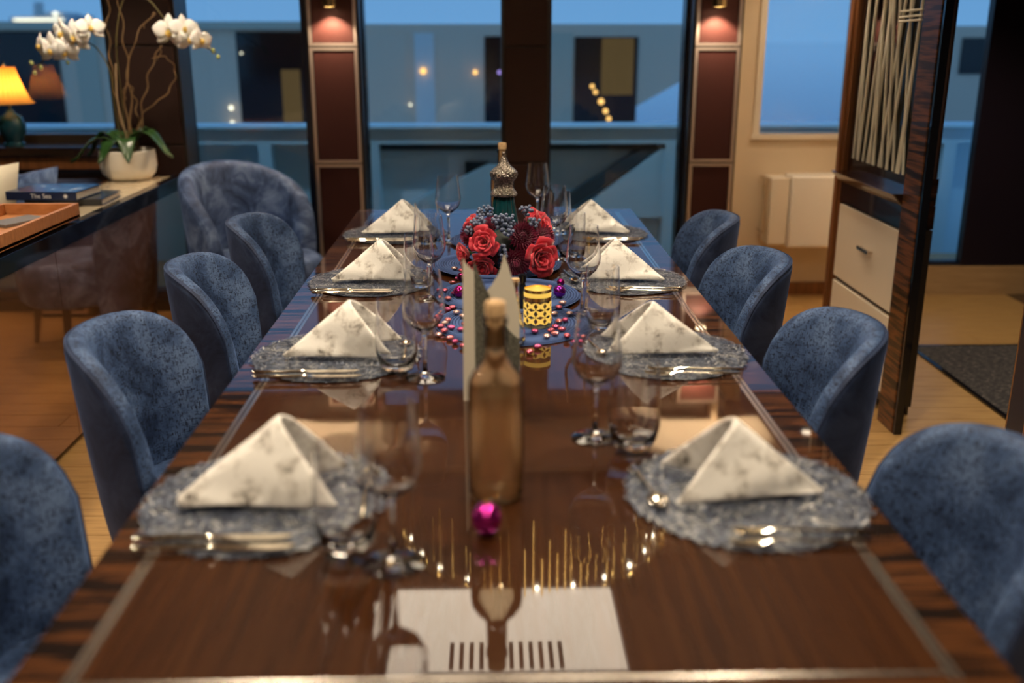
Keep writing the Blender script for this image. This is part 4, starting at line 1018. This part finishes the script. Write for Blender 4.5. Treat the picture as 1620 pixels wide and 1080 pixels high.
for i, (px, py, y, n, rx, rz_, lab) in enumerate(((797,350,2.795,46,.034,.022,'cluster of dusty blue berries at the centre top of the bouquet'), (768,334,2.88,22,.024,.015,'cluster of dusty blue berries reaching up beside the teal bottle'), (756,350,2.83,18,.020,.012,'cluster of dusty blue berries just above the facing rose'),
    (833,333,2.86,18,.020,.013,'cluster of dusty blue berries near the upturned rose'), (846,351,2.81,14,.016,.012,'cluster of dusty blue berries above the crimson dahlia'), (796,398,2.79,18,.011,.022,'hanging cluster of dusty blue berries below bouquet centre'), (803,366,2.785,14,.020,.010,'cluster of dusty blue berries beside the dark green gap'), (742,366,2.83,9,.010,.012,'small cluster of dusty blue berries over the outer dahlia'))):
    bb_, sb_ = berries(40+i, n, rx, rz_); p = fpos(px, py, y)
    t = thing('berry_cluster', lab, 'berries', p, 0, 'blue berry clusters in the arrangement')
    o = bb_.build('berries', [berm, dot], t, 60); o['kind'] = 'stuff'; sb_.build('stalks', grn, t)

# teal bottle with ornate silver head
mb_x = atY(797, 300, 3.08).x
tbt = thing('ornate_bottle', 'teal ribbed glass bottle with ornate chased silver head behind the flowers', 'bottle', (mb_x, 3.08, top_z(mb_x, 3.08)+.0005))
rows = []
for r, z in ((0,0),(.040,0),(.046,.006),(.050,.03),(.046,.08),(.038,.13),(.033,.16),(.030,.178),(.028,.185)):
    rows.append([(r*(1+.05*math.cos(14*a_))*math.cos(a_), r*(1+.05*math.cos(14*a_))*math.sin(a_), z) for a_ in [2*math.pi*i/84 for i in range(84)]])
MB().grid(rows, cu=True).build('ribbed_body', M['teal_glass'], tbt, 60)
chs = mat('chased_silver', (.50,.45,.39), .3, 1); T, b = nt(chs)
vo = T.nodes.new('ShaderNodeTexVoronoi'); vo.inputs['Scale'].default_value = 190; T.links.new(mapped(T, (1,1,1)), vo.inputs['Vector']); bump(T, b, vo.outputs['Distance'], 1.0, .004)
T.links.new(ramp(T, vo.outputs['Distance'], [(.1,(.62,.56,.48)),(.6,(.22,.19,.16))]), b.inputs['Base Color'])
MB().lathe([(.0,.184),(.040,.185),(.042,.190),(.039,.196),(.030,.207),(.0285,.216),(.0300,.228),(.040,.240),(.0435,.249),(.042,.258),(.032,.268),(.020,.278),(.013,.290),(.009,.300),(.0045,.306),(.006,.311),(.0055,.317),(0,.319)], 40).build('silver_head', chs, tbt, 40)
MB().lathe([(.004,0),(.006,0),(.006,.005),(.004,.005)], 14, close=True).xf(Matrix.Translation((-.016,-.044,.251)) @ Matrix.Rotation(R(90),4,'X')).build('spout_ring', M['silver'], tbt)

# ------------------------------------------------------------------ chandelier of gilt rods above the table (seen mirrored in the table top)
cdl = thing('chandelier', 'arc of slim gilt rods hanging from the ceiling above the table', 'chandelier', (.15, 3.9, CZ))
MB().tube([(.55*math.cos(R(a_)), .55*math.sin(R(a_)), -.02) for a_ in range(185, 356, 6)], .012, 8).build('arc_rail', M['gold'], cdl)
for k in range(11):
    a_ = R(192 + 156*k/10); MB().sphere((.52*math.cos(a_), .52*math.sin(a_), -.045), .009, 10, 7).build('bulb', emis('added_sparkle_bulb', (1,.86,.62), 55), cdl)  # bulbs added to put sparkle into the glasses
    MB().tube([(.52*math.cos(a_), .52*math.sin(a_), -.038), (.545*math.cos(a_), .545*math.sin(a_), -.02)], .004, 6).build('added_bulb_holder', M['gold'], cdl)
for q in (200, 270, 340): MB().tube([(.55*math.cos(R(q)), .55*math.sin(R(q)), -.02), (.55*math.cos(R(q)), .55*math.sin(R(q)), 0)], .01, 8).build('ceiling_mount', M['gold'], cdl)
rod = MB().tube([(0,0,0),(0,0,-.30)], .004, 6).mesh('rod', M['gold'], 60)
for k in range(52):
    a_ = R(187 + 166*k/51); rr = .55 + random.uniform(-.03,.03)
    o = sub('rod', rod, cdl, (rr*math.cos(a_), rr*math.sin(a_), -.02)); o.scale.z = random.uniform(.5,1.1)
